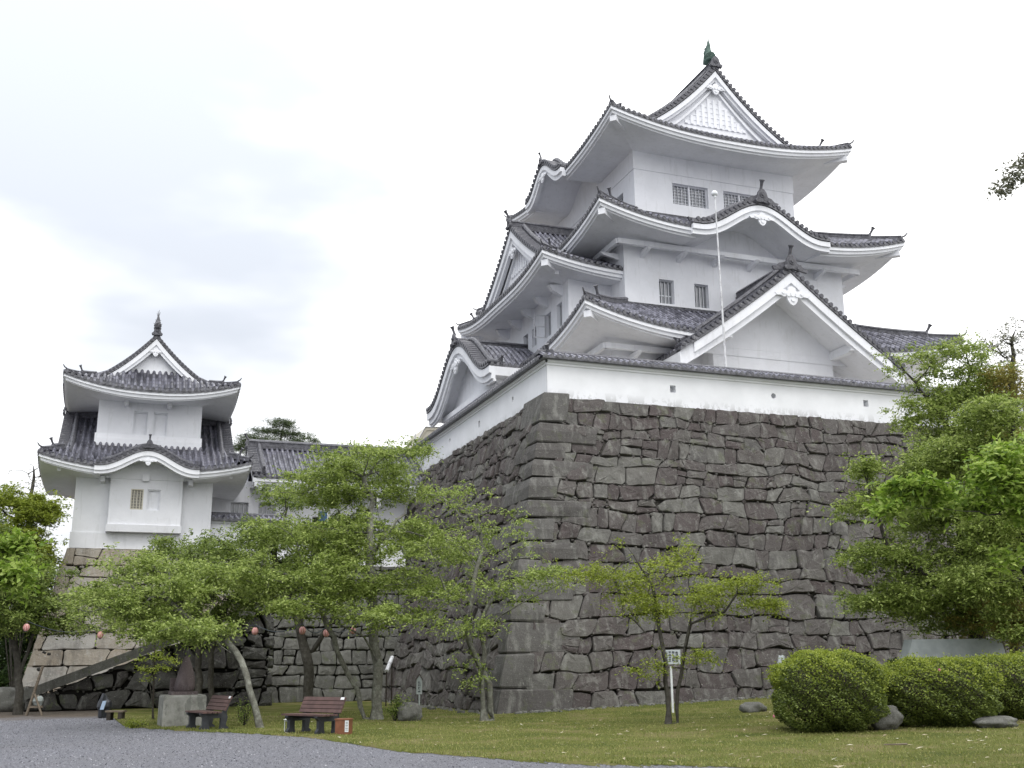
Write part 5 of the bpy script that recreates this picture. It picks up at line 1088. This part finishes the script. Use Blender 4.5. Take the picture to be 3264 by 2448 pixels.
def tree(name, label, cat, trunks, blobs, seed, mat='leaf_cherry', bark='bark', r0=.16, leaf=.09, per=38, natt=300, spread=.24, flat=.42, asp=.5, group=None, step=.33, tip=.009, dens=1., stop=0, twigs=True):
    "trunks: lists of points; blobs: (centre, (rx, ry, rz), weight)"
    r = np.random.default_rng(seed); W = np.array([b[2] for b in blobs], float); W /= W.sum(); att = []
    for (c, rad, _), w_ in zip(blobs, W):
        k = max(3, int(natt*w_)); v = r.normal(0, 1, (k, 3)); v /= np.linalg.norm(v, axis=1, keepdims=True); v *= (r.random((k, 1))**(1/2.2))*np.where(r.random((k, 1)) < .3, r.uniform(1., 1.55, (k, 1)), 1.); q = v*np.array(rad)
        q = R0*q[:, :1]+F0*q[:, 1:2]+Z*q[:, 2:3]; att.append(np.array(c)+q)
    att = np.vstack(att); ph_ = r.uniform(0, 6.28, 6)
    hol = np.sin(att[:, 0]*2.6+ph_[0]+1.3*np.sin(att[:, 2]*1.9+ph_[3]))+np.sin(att[:, 1]*2.3+ph_[1])+np.sin(att[:, 2]*4.1+ph_[2]+1.1*np.sin(att[:, 0]*1.7+ph_[4])); att = att[hol > -1.15]
    P, pa = grow(trunks, att, seed, step)
    n = len(P); rad = np.zeros(n); ch = np.zeros(n, int)
    for i in range(n-1, 0, -1):
        if rad[i] == 0: rad[i] = tip**2.1
        if pa[i] >= 0: rad[pa[i]] += rad[i]
    rad[rad == 0] = tip**2.1; rad = rad**(1/2.1); k = r0/rad[0]; rad = tip+(rad-tip)*np.clip(k, .4, 3.)
    base_ = np.array(trunks[0][0], float); t = empty(name, base_, label, cat, group)
    m = MB(); ns = 6; an = np.arange(ns)*2*np.pi/ns; rings = []
    for i in range(n):
        d = P[i]-P[pa[i]] if pa[i] >= 0 else A3(0, 0, 1); d = d/(np.linalg.norm(d)+1e-9); h = A3(1, 0, 0) if abs(d[0]) < .8 else A3(0, 1, 0); a = np.cross(d, h); a /= np.linalg.norm(a); b = np.cross(d, a)
        fl = 1.0+(.35*math.exp(-(P[i][2]-base_[2])/.18) if pa[i] < 0 or P[i][2]-base_[2] < .5 else 0)
        rings.append(P[i]+rad[i]*fl*(np.cos(an)[:, None]*a+np.sin(an)[:, None]*b))
    V = np.array(rings).reshape(-1, 3); Fs = []
    for i in range(n):
        j = pa[i]
        if j < 0: continue
        # match ring rotation
        o = int(np.argmin([np.linalg.norm(rings[j]-rad[j]*0-np.roll(rings[i], -s_, 0)-(P[j]-P[i])) for s_ in range(ns)]))
        for q in range(ns): Fs.append((j*ns+q, j*ns+(q+1) % ns, i*ns+(q+1+o) % ns, i*ns+(q+o) % ns))
    m.add(V, Fs, smooth=True); m.build('trunk', bark, t)
    # leaves gather round twig ends and attraction points
    kid = np.bincount(pa[pa >= 0], minlength=n); tips = P[(kid == 0)]; thin = P[(rad < .022) & (kid > 0)]
    src = np.vstack([att, tips, thin[r.random(len(thin)) < .5]]) if len(thin) else att
    lpt = 6; k = r.poisson(per*dens/lpt*np.exp(r.normal(0, .6, len(src)))); S_ = np.repeat(src, k, 0); nt_ = len(S_)
    td = np.stack([r.normal(0, 1, nt_), r.normal(0, 1, nt_), r.normal(.12, .38, nt_)], 1); td /= np.linalg.norm(td, axis=1, keepdims=True); tl_ = spread*r.uniform(.8, 2.4, (nt_, 1))
    S_ = S_+r.normal(0, 1, S_.shape)*np.array([.35, .35, .35*flat])*spread
    tt_ = (np.arange(lpt)+.6)/lpt; C = (S_[:, None]+td[:, None]*tl_[:, None]*tt_[None, :, None]-Z*(tl_[:, None]*.25*tt_[None, :, None]**2)).reshape(-1, 3); D0 = np.repeat(td, lpt, 0); C = C+r.normal(0, leaf*.28, C.shape)
    if len(S_) and twigs:
        sel = r.random(nt_) < .5; a_ = S_[sel]; b_ = a_+td[sel]*tl_[sel]*.9-Z*tl_[sel]*.2; w_ = np.cross(td[sel], Z); w_ /= np.linalg.norm(w_, axis=1, keepdims=True)+1e-9; tw_ = tri_soup('twigs', a_-w_*.005-base_, a_+w_*.005-base_, b_-base_, bark); tw_.parent = t; tag(tw_, kind='stuff')
    if stop: C = C[C[:, 2] > stop]
    leaves('crown', C, None, r.uniform(.7, 1.3, len(C))*leaf, mat, t, seed, asp, D0=D0 if not stop else None)
    return t
def B(u, v, F_, ru, rv, rd, w_=1.):
    "a clump of crown seen at u, v, ru x rv source pixels wide and high, rd metres deep"
    k = F_/FPX*1.03; return (at(u, v, F_), (ru*k, rd, rv*k), w_)
def G(u, v, F_):
    p = at(u, v, F_); p[2] = float(gz(p[0], p[1])); return p

# small leaning tree beside the first bench
tree('cherry_tree', 'thin leaning cherry tree with lichen-grey trunk between the two benches', 'tree', [[G(830, 2325, 30), at(812, 2250, 30), at(768, 2105, 30.2), at(696, 2023, 30.4), at(600, 1970, 30.8), at(520, 1900, 31)], [at(768, 2105, 30.2), at(735, 2080, 30), at(705, 2060, 29.8)]],
     [B(430, 1930, 31.5, 200, 60, 1.6, 2.2), B(620, 1860, 31.5, 170, 60, 1.5, 1.4), B(330, 1960, 31, 110, 45, 1., .8), B(620, 2010, 30, 130, 35, 1., 1.0), B(470, 1800, 32, 130, 40, 1.3, .9), B(480, 2010, 30.5, 120, 30, .8, .8), B(300, 1895, 32, 70, 25, .8, .3)], 101, bark='bark_pale', r0=.10, natt=520, per=50, leaf=.095)
# large cherry with twin trunks near the middle
tree('cherry_tree', 'large spreading cherry tree with forked trunks behind the orange box', 'tree', [[G(1200, 2282, 34), at(1205, 2150, 34), at(1190, 2030, 34.1), at(1185, 1900, 34.2), at(1178, 1700, 34.5), at(1190, 1600, 35), at(1160, 1520, 35.3), at(1110, 1500, 35.5)], [G(1165, 2285, 34.1), at(1140, 2200, 34), at(1090, 2110, 33.8), at(1065, 2030, 33.6), at(1030, 1960, 33.5), at(960, 1880, 33.4)], [at(1205, 2110, 34), at(1160, 2030, 33.6), at(1090, 1995, 33.2), at(1060, 1960, 33)], [at(1195, 1760, 34.3), at(1250, 1680, 34.6), at(1290, 1640, 35)]],
     [B(1180, 1480, 36, 190, 60, 2., 1.9), B(1060, 1560, 35.5, 170, 55, 1.8, 1.5), B(1280, 1570, 36, 110, 40, 1.5, .6), B(980, 1700, 34.5, 200, 60, 1.8, 1.8), B(1180, 1700, 35, 180, 80, 2., 1.6), B(1350, 1700, 35.5, 130, 60, 1.6, .8), B(860, 1830, 33.5, 190, 70, 1.6, 1.8), B(1060, 1850, 33.5, 170, 70, 1.6, 1.6), B(1260, 1850, 34, 150, 60, 1.6, 1.0), B(1000, 1940, 32.6, 120, 35, 1.2, .8), B(1260, 1960, 32.5, 150, 30, 1.2, .7), B(1300, 1432, 36.5, 80, 25, 1., .22), B(1420, 1790, 34.5, 90, 60, 1.3, .5)], 102, r0=.19, natt=1250, per=44, leaf=.10, bark='bark_pale')
# tree behind with a dark forked trunk
tree('cherry_tree', 'dark-trunked cherry tree forked low down behind the second bench', 'tree', [[G(985, 2245, 39), at(985, 2150, 39), at(975, 2080, 39), at(955, 2000, 39), at(930, 1920, 39.2), at(880, 1830, 39.5)], [at(978, 2090, 39), at(1020, 2040, 39), at(1060, 1980, 39.2), at(1100, 1880, 39.5)]],
     [B(850, 1720, 40, 200, 60, 2., 1.6), B(1050, 1760, 40, 180, 60, 2., 1.4), B(780, 1840, 39.5, 190, 60, 2., 1.5), B(1000, 1890, 39.5, 220, 50, 1.8, 1.3), B(700, 1760, 40.5, 120, 50, 1.5, .8), B(960, 1590, 41, 150, 50, 1.5, .8)], 103, r0=.24, natt=620, per=50, leaf=.11, mat='leaf_mid')
# twin dark trunks behind monument
tree('cherry_tree', 'dark cherry tree with two upright stems behind the pointed stone monument', 'tree', [[G(635, 2235, 42), at(632, 2100, 42), at(640, 2020, 42), at(600, 1920, 42), at(540, 1850, 42)], [G(672, 2235, 42.2), at(672, 2080, 42), at(690, 2000, 42), at(740, 1910, 42), at(800, 1800, 42)]],
     [B(560, 1850, 42.5, 220, 70, 2., 1.8), B(760, 1880, 42, 180, 70, 2., 1.6), B(640, 1760, 43, 220, 50, 2., 1.5), B(430, 1930, 42, 150, 60, 1.6, 1.), B(600, 1960, 42, 230, 40, 1.6, 1.)], 104, r0=.22, natt=600, per=50, leaf=.11, mat='leaf_mid')
# sparse tree in front of the keep base corner
tree('bare_branched_tree', 'half-bare tree with pale lichened branches before the corner of the dark base', 'tree', [[G(1545, 2295, 32.5), at(1535, 2180, 32.5), at(1545, 2080, 32.5), at(1530, 1990, 32.5), at(1555, 1930, 32.4), at(1600, 1850, 32.3), at(1640, 1780, 32.2)], [G(1572, 2296, 32.6), at(1560, 2180, 32.6), at(1500, 2060, 32.5), at(1480, 1960, 32.5), at(1420, 1880, 32.5), at(1400, 1830, 32.5)], [at(1535, 1985, 32.5), at(1600, 1960, 32.2), at(1650, 1930, 32)], [at(1500, 1960, 32.5), at(1510, 1850, 32.6), at(1540, 1750, 32.7), at(1520, 1650, 32.8)]],
     [B(1450, 1600, 33.5, 130, 60, 1.2, .7), B(1560, 1700, 33, 130, 90, 1.3, .9), B(1400, 1750, 33, 130, 80, 1.3, .8), B(1600, 1880, 32.5, 160, 50, 1.2, 1.1), B(1400, 1900, 32.5, 120, 50, 1.2, .7), B(1750, 1840, 32.2, 120, 35, 1., .8), B(1480, 2000, 32, 130, 40, 1., .5), B(1500, 2150, 32, 60, 70, .5, .25)], 105, bark='bark_pale', r0=.13, natt=560, per=15, leaf=.09, mat='leaf_cherry', spread=.20)
# layered yellow-green tree in front of the base
tree('young_maple_tree', 'young yellow-green tree with flat layered branches in front of the white sign', 'tree', [[G(2130, 2303, 29), at(2128, 2220, 29), at(2112, 2060, 29), at(2095, 1960, 29), at(2080, 1870, 29), at(2020, 1770, 29), at(1990, 1730, 29)], [G(2160, 2303, 29.1), at(2160, 2200, 29.1), at(2185, 2060, 29), at(2200, 1990, 28.9), at(2310, 1950, 28.7), at(2350, 1890, 28.6)], [at(2112, 2060, 29), at(2060, 2020, 29), at(1990, 1960, 29)]],
     [B(2090, 1850, 29.3, 170, 55, 1.1, 1.3), B(2160, 1910, 29.1, 220, 75, 1.2, .9), B(2010, 1900, 29.3, 110, 60, 1., .4), B(1900, 1835, 29.4, 120, 30, .9, .6), B(2230, 1880, 29, 130, 40, 1., .9), B(2380, 1860, 28.8, 100, 28, .8, .6), B(2170, 1760, 29.5, 60, 60, .8, .5), B(2060, 1940, 29, 80, 35, .8, .4), B(2200, 2090, 28.8, 80, 30, .7, .4), B(2420, 1930, 28.7, 70, 25, .7, .35), B(2060, 2130, 28.8, 50, 25, .6, .2), B(2470, 1925, 28.6, 30, 12, .4, .12)], 106, r0=.10, natt=760, per=22, leaf=.075, mat='leaf_yellow', spread=.19, flat=.4, tip=.006)
# left edge trees
tree('cherry_tree', 'thick mossy tree at the left edge with a pink lantern against it', 'tree', [[G(60, 2245, 41), at(60, 2130, 41), at(45, 2050, 41), at(20, 1960, 41), at(0, 1880, 41)], [at(62, 2150, 41), at(100, 2040, 41), at(120, 1960, 41)]],
     [B(40, 1830, 40.5, 130, 60, 2., 1.2), B(130, 1930, 41, 110, 50, 1.5, 1.), B(20, 1950, 40, 90, 80, 1.5, .9), B(-60, 1750, 41, 120, 100, 2., 1.), B(200, 2000, 41, 90, 35, 1., .5)], 107, r0=.33, natt=520, per=55, leaf=.11, mat='leaf_mid', bark='bark')
tree('maple_tree', 'bright green leafy tree rising at the far left beside the turret', 'tree', [[G(-40, 2240, 46), at(-20, 2000, 46), at(30, 1800, 46), at(60, 1700, 46)]],
     [B(50, 1640, 46, 110, 60, 2., 1.4), B(135, 1625, 46.5, 70, 45, 1.5, .7), B(20, 1740, 45.5, 110, 60, 2., 1.4), B(110, 1760, 46, 75, 85, 1.5, .9), B(-20, 1600, 46, 90, 60, 1.5, .8)], 108, r0=.3, natt=520, per=50, leaf=.13, mat='leaf_yellow')
tree('near_branch_tree', 'bright large-leaved branches of a near tree at the left edge', 'tree', [[G(-260, 2330, 24), at(-230, 2000, 24), at(-150, 1850, 24), at(-60, 1830, 24), at(10, 1850, 24)]],
     [B(30, 1840, 23.5, 70, 40, .6, .8), B(-50, 1800, 24, 90, 70, 1., 1.), B(40, 1740, 24, 50, 35, .5, .4)], 109, r0=.2, natt=130, per=26, leaf=.15, mat='leaf_near', spread=.2)
tree('bare_twig_tree', 'bare brown twiggy tree behind the left corner of the turret', 'tree', [[A3(*at(95, 1900, 62)[:2], 0), at(95, 1800, 62), at(100, 1600, 62), at(108, 1500, 62)]], [B(105, 1550, 62, 60, 90, 1.5, 1.), B(80, 1620, 62, 60, 50, 1.2, .6), B(150, 1600, 62, 40, 60, 1., .5)], 110, r0=.2, natt=300, per=2, leaf=.10, mat='leaf_grey', step=.4, tip=.014)
# azalea
p = at(90, 1830, 47.5)
t = empty('azalea_bush', (p[0], p[1], 0), 'pink flowering azalea seen between leaves at the far left', 'shrub'); r = np.random.default_rng(5)
m = MB(); c = at(85, 1830, 47.5)
for k in range(9): e = c+r.normal(0, .5, 3)*A3(1, .6, .5); m.tube([A3(c[0], c[1], 0), (A3(c[0], c[1], 0)+e)/2+r.normal(0, .1, 3), e], [.05, .03, .012], 5)
m.build('stem', 'bark', t); v = r.normal(0, 1, (900, 3))*A3(.5, .5, .28); leaves('blossom', c+v, None, np.full(900, .09), 'petal', t, 1, .9); v = r.normal(0, 1, (2500, 3))*A3(.7, .6, .6); leaves('foliage', c+v-Z*.35, None, np.full(2500, .08), 'leaf_dark', t, 2)
# sapling tied to a pole
p = G(490, 2245, 35.5); t = empty('sapling', p, 'young sapling with bright yellow-green leaves tied to a tall thin stake behind the monument', 'sapling')
m = MB(); m.tube([p, at(495, 2000, 35.5)], .03, 7); m.build('stake', 'wood_dark', t); m = MB(); m.tube([p+R0*.05, at(478, 2180, 35.4), at(490, 2090, 35.4)], [.02, .016, .008], 6)
for u, v in ((540, 2100), (448, 2110), (450, 2150), (530, 2140), (470, 2170)): m.tube([at(485, v+12, 35.4), at(u, v, 35.4)], [.01, .005], 4)
m.build('stem', 'bark', t); C = []
for u, v in ((540, 2100), (505, 2098), (452, 2103), (455, 2130), (470, 2165), (530, 2130), (495, 2085), (560, 2110), (480, 2140), (510, 2125)): C.append(at(u, v, 35.4)+np.random.default_rng(u).normal(0, 1, (60, 3))*A3(.14, .14, .05))
leaves('foliage', np.vstack(C), None, np.full(600, .09), 'leaf_yellow', t, 3)
# pine beyond
tree('pine_tree', 'dark pine with flat needle clumps beyond the turret and hall', 'tree', [[A3(*at(860, 1500, 75)[:2], 0), at(860, 1700, 75), at(870, 1500, 75), at(895, 1400, 75), at(905, 1350, 75)]],
     [B(905, 1350, 75, 55, 12, 1., .7), B(860, 1375, 75, 60, 10, 1., .7), B(930, 1385, 75, 55, 11, 1., .7), B(815, 1400, 75, 55, 12, 1.2, .8), B(880, 1410, 75, 90, 12, 1.4, 1.), B(980, 1408, 75, 45, 9, 1., .5), B(770, 1428, 75, 45, 11, 1., .6), B(840, 1440, 75, 80, 12, 1.4, .8)], 111, r0=.28, natt=420, per=34, leaf=.17, asp=.16, mat='needles', spread=.30, flat=.32, step=.5)
# right side masses
tree('broadleaf_tree', 'large green tree covering the right end of the dark stone base', 'tree', [[G(3130, 2190, 33), at(3120, 2050, 33), at(3090, 1900, 33), at(3060, 1750, 33), at(3050, 1600, 33), at(3060, 1450, 33)], [at(3110, 1990, 33), at(2980, 1850, 32.5), at(2850, 1760, 32)], [at(3090, 1900, 33), at(3190, 1750, 33), at(3230, 1600, 33)]],
     [B(2960, 1880, 32.5, 200, 70, 1.8, 1.5), B(2820, 1770, 32, 150, 50, 1.4, .8), B(3120, 1780, 33, 180, 110, 2., 1.6), B(2980, 1640, 33, 190, 70, 2., 1.2), B(3180, 1560, 33.5, 150, 120, 2., 1.4), B(2780, 1600, 32, 110, 45, 1.2, .45), B(3000, 1460, 33.5, 140, 60, 1.6, .9), B(3080, 1960, 33, 180, 60, 1.8, 1.3), B(2850, 1920, 32, 130, 40, 1.3, .7), B(3200, 1900, 33, 120, 120, 1.8, 1.), B(2760, 1480+10, 32, 70, 30, .9, .25)], 112, r0=.26, natt=1500, per=50, leaf=.10, mat='leaf_cherry')
tree('tall_slender_tree', 'slender tree with airy twigs rising above the parapet at right', 'tree', [[G(3200, 2200, 36), at(3170, 1800, 36), at(3140, 1500, 36), at(3100, 1350, 36), at(3080, 1250, 36)], [at(3140, 1500, 36), at(3000, 1330, 36), at(2920, 1220, 36), at(2860, 1150, 36)]],
     [B(2920, 1180, 36, 90, 60, 1., .6), B(3020, 1290, 36, 100, 60, 1.2, .9), B(3040, 1130, 36, 110, 60, 1.2, .55), B(3120, 1220, 36, 110, 70, 1.2, .9), B(2930, 1330, 35.5, 90, 50, 1., .6), B(3070, 1390, 36, 130, 50, 1.2, .9), B(2900, 1290, 35.5, 60, 30, .8, .3)], 113, r0=.14, natt=800, per=34, leaf=.10, mat='leaf_cherry', spread=.22)
tree('twiggy_tree', 'tall half-bare tree with sparse brownish twigs at the right edge behind', 'tree', [[G(3250, 2200, 40), at(3240, 1700, 40), at(3235, 1300, 40), at(3225, 1100, 40)]], [B(3225, 1080, 40, 60, 70, 1.2, .9), B(3160, 1130, 40, 60, 70, 1.2, .6), B(3260, 1200, 40, 60, 90, 1.2, .7)], 114, r0=.16, natt=330, per=6, leaf=.09, mat='leaf_grey', step=.36, tip=.010)
tree('bronze_shrub_tree', 'yellowish bronze-leaved tree at the right edge above the parapet level', 'tree', [[G(3230, 2195, 34.5), at(3225, 1800, 34.5), at(3215, 1500, 34.5), at(3210, 1300, 34.5)]], [B(3215, 1210, 34.5, 60, 55, .9, .8), B(3230, 1330, 34.5, 80, 80, 1., 1.1), B(3200, 1430, 34.3, 90, 60, 1., .8)], 115, r0=.14, natt=300, per=30, leaf=.085, mat='leaf_bronze', spread=.2)
tree('near_leaf_tree', 'near tree branch with big bright green leaves reaching in from the right', 'tree', [[G(3560, 2500, 17), at(3520, 2000, 17), at(3440, 1700, 17), at(3300, 1640, 16.5), at(3120, 1630, 16), at(2960, 1620, 15.8), at(2830, 1600, 15.6)], [at(3440, 1700, 17), at(3330, 1480, 16.5), at(3230, 1420, 16.2)], [at(3440, 1720, 17), at(3320, 1760, 16.2), at(3240, 1780, 16)]],
     [B(2890, 1555, 15.7, 75, 28, .4, .8), B(2990, 1580, 15.8, 70, 40, .4, .8), B(3110, 1600, 16, 90, 50, .5, 1.), B(3210, 1430, 16.2, 70, 80, .5, 1.1), B(3240, 1590, 16.2, 50, 70, .5, .9), B(3225, 1760, 16, 50, 45, .4, .7), B(3150, 1510, 16, 50, 30, .4, .4), B(3330, 1560, 16.5, 80, 160, .6, 1.2), B(2830, 1620, 15.6, 40, 20, .3, .3)], 116, r0=.16, natt=480, per=17, leaf=.115, mat='leaf_near', spread=.14, flat=.6, step=.18, tip=.005)
tree('hanging_branch_tree', 'greyish leafy branch tip hanging at the upper right edge', 'tree', [[G(3700, 2500, 20), at(3650, 1500, 20), at(3500, 800, 20), at(3380, 600, 20), at(3290, 560, 20)]], [B(3225, 570, 20, 45, 50, .4, .9), B(3190, 600, 20, 25, 25, .3, .3), B(3300, 560, 20, 60, 70, .5, .8), B(3245, 515, 20, 30, 20, .3, .3)], 117, r0=.2, natt=150, per=8, leaf=.075, mat='leaf_grey', spread=.11, step=.2, tip=.005)
tree('yellow_leaf_shrub', 'shrub with yellow-green leaves at the right edge beside the slab monument', 'shrub', [[G(3250, 2230, 30.5), at(3245, 2100, 30.5), at(3235, 2030, 30.5)]], [B(3230, 2010, 30.5, 60, 40, .8, 1.), B(3130, 1960, 31.5, 90, 50, .8, .7), B(3240, 1960, 30.5, 50, 50, .8, .7)], 118, r0=.06, natt=220, per=24, leaf=.09, mat='leaf_bronze', spread=.17)
# dense growth filling the far left below the turret
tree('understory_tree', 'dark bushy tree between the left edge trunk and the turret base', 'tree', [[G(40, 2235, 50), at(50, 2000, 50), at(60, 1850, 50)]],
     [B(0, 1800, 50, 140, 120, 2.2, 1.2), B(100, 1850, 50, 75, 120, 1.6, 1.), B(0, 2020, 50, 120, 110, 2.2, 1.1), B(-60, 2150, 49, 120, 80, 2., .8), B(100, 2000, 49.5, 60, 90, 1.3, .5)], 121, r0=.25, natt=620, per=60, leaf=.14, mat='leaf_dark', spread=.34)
tree('rising_tree', 'fresh green tree filling the right edge between parapet level and the hedges', 'tree', [[G(3290, 2230, 29.5), at(3280, 1900, 29.5), at(3260, 1600, 29.5), at(3230, 1350, 29.5)]],
     [B(3160, 1330, 30, 110, 70, 1.2, 1.), B(3220, 1480, 29.5, 110, 80, 1.2, 1.), B(3060, 1440, 30.5, 110, 50, 1.2, .8), B(2960, 1500, 31, 100, 40, 1., .5), B(3200, 1680, 29.5, 120, 80, 1.3, 1.), B(3120, 1850, 30, 130, 60, 1.3, .9), B(3240, 1950, 29.5, 70, 80, 1., .6)], 122, r0=.16, natt=900, per=44, leaf=.095, mat='leaf_cherry', spread=.24)
# small shrubs at the foot of trees
def shrub(name, label, u, v, F_, s, n_, mat, seed, leaf=.07, hgt=.5):
    p = G(u, v, F_); r = np.random.default_rng(seed); t = empty(name, p, label, 'shrub'); m = MB(); C = []
    for k in range(14):
        e = p+A3(r.normal(0, s*.5), r.normal(0, s*.5), r.uniform(.4, 1)*hgt); m.tube([p, (p+e)/2+r.normal(0, .04, 3), e], [.015, .01, .005], 4); C += [p+(e-p)*r.uniform(.35, 1.05)+r.normal(0, .07, 3) for _ in range(n_//14)]
    m.build('stem', 'bark', t); leaves('foliage', np.array(C), None, np.full(len(C), leaf), mat, t, seed)
shrub('small_shrub', 'small leafy shrub growing against the left of the boulder', 1258, 2292, 33, .45, 700, 'leaf_mid', 41, .08, .8)
shrub('small_shrub', 'airy weed clump beside the thin leaning trunk', 780, 2262, 31.5, .4, 360, 'leaf_mid', 42, .07, .75)
shrub('small_shrub', 'loose undergrowth between slab monument and the dark base', 2800, 2150, 33, 1.4, 3800, 'leaf_dark', 43, .10, 1.3)
shrub('small_shrub', 'weed patch at the foot of the concrete pedestal left side', 425, 2305, 31.2, .5, 700, 'leaf_yellow', 44, .06, .15)
# clipped hedges
def hedge(label, u0, u1, vt, vb, F_, seed, dz=.9, n_=15000, tint='leaf_hedge'):
    a = G(u0, vb, F_); b = G(u1, vb, F_); c = (a+b)/2; wx = np.linalg.norm(b-a)/2; top = at((u0+u1)/2, vt, F_)[2]; hz = (top-c[2])/2*1.03; r = np.random.default_rng(seed)
    t = empty('clipped_hedge', c, label, 'hedge', 'clipped rounded hedges at lower right'); n_=int(n_)
    def surf(k):
        v = r.normal(0, 1, (k, 3)); v /= (np.abs(v)**2.6).sum(1, keepdims=True)**(1/2.6); bump_ = 1+.07*np.sin(v[:, :1]*4+seed)*np.sin(v[:, 1:2]*5+seed)+.05*np.sin(v[:, 2:3]*6+v[:, :1]*7+seed)+.03*np.sin(v[:, 2:3]*15+v[:, :1]*17); return v*bump_
    v = surf(n_)*(1-np.abs(r.normal(0, .05, (n_, 1)))+.01); q = R0*v[:, :1]*wx+F0*v[:, 1:2]*dz+Z*v[:, 2:3]*hz
    C = c+Z*hz+q; leaves('foliage', C, None, r.uniform(.7, 1.3, n_)*.055, tint, t, seed, .6, 0, .5)
    k = n_//2; v = surf(k); v *= 1.02+np.abs(r.normal(0, .035, (k, 1))); v *= 1+np.where(r.random((len(v), 1)) < .06, r.uniform(.03, .14, (len(v), 1)), 0.); v = v[v[:, 2] > r.normal(.50, .24, k)+.25*np.sin(v[:, 0]*5+seed*2)*np.sin(v[:, 1]*4+1)]; C = c+Z*hz+R0*v[:, :1]*wx+F0*v[:, 1:2]*dz+Z*v[:, 2:3]*hz; leaves('new_shoots', C, None, r.uniform(.7, 1.3, len(C))*.06, 'leaf_yellow', t, seed+1, .5, -.6, .3)
    m = MB(); P = []
    for i in range(1, 12):
        ph = math.pi*i/12; P.append([c+Z*hz+R0*wx*.80*np.sign(math.cos(a_))*abs(math.cos(a_))**.8*math.sin(ph)**.8+F0*dz*.80*np.sign(math.sin(a_))*abs(math.sin(a_))**.8*math.sin(ph)**.8-Z*hz*.84*math.cos(ph) for a_ in np.arange(20)*2*np.pi/20])
    m.grid(P, close=True, smooth=True); m.build('inner_growth', 'wood_dark', t)
hedge('rounded clipped hedge nearest the white sign, leftmost of the clipped hedges', 2482, 2806, 2092, 2318, 25.5, 61, 1.25, 36000)
hedge('wide clipped hedge with one magenta flower in front of the slab monument', 2808, 3170, 2112, 2306, 26.2, 62, 1.25, 38000)
hedge('clipped hedge at the right edge of the grass, shaded and brownish', 3050, 3400, 2100, 2252, 27.8, 63, 1.3, 30000)
p = at(2994, 2135, 25.0)
m = MB(); ico(m, p, .03, (1, 1, 1), .2, 0, 6, 4, random.Random(1)); tag(m.build('azalea_flower', 'petal'), 'single magenta blossom on the wide clipped hedge', 'flower')
p = at(2466, 2283, 24.6); m = MB(); ico(m, p, .028, (.8, .8, 1.2), .2, 0, 6, 4, random.Random(1)); tag(m.build('pink_flower', 'petal'), 'pale pink flower standing in the grass left of the round hedge', 'flower')

# wooded slope beyond the turret: one mass far behind the left-hand trees
r = np.random.default_rng(77); n = 700; a_ = r.uniform(-1., 0.02, n); F_ = r.uniform(78, 105, n)
C = np.stack([F0[0]*F_+R0[0]*F_*a_, F0[1]*F_+R0[1]*F_*a_, r.uniform(0, 1, n)*(5.5+2.5*np.sin(a_*13)+1.5*np.sin(a_*31))], 1)
C = (C[:, None]+r.normal(0, 1, (n, 55, 3))*np.array([1.3, 1.3, .8])).reshape(-1, 3); C = C[C[:, 2] > 0]
tag(leaves('distant_woods', C, None, r.uniform(.35, .7, len(C)), 'leaf_dark', None, 78, .7), 'low dark woods far behind the left trees', 'woods', kind='stuff')
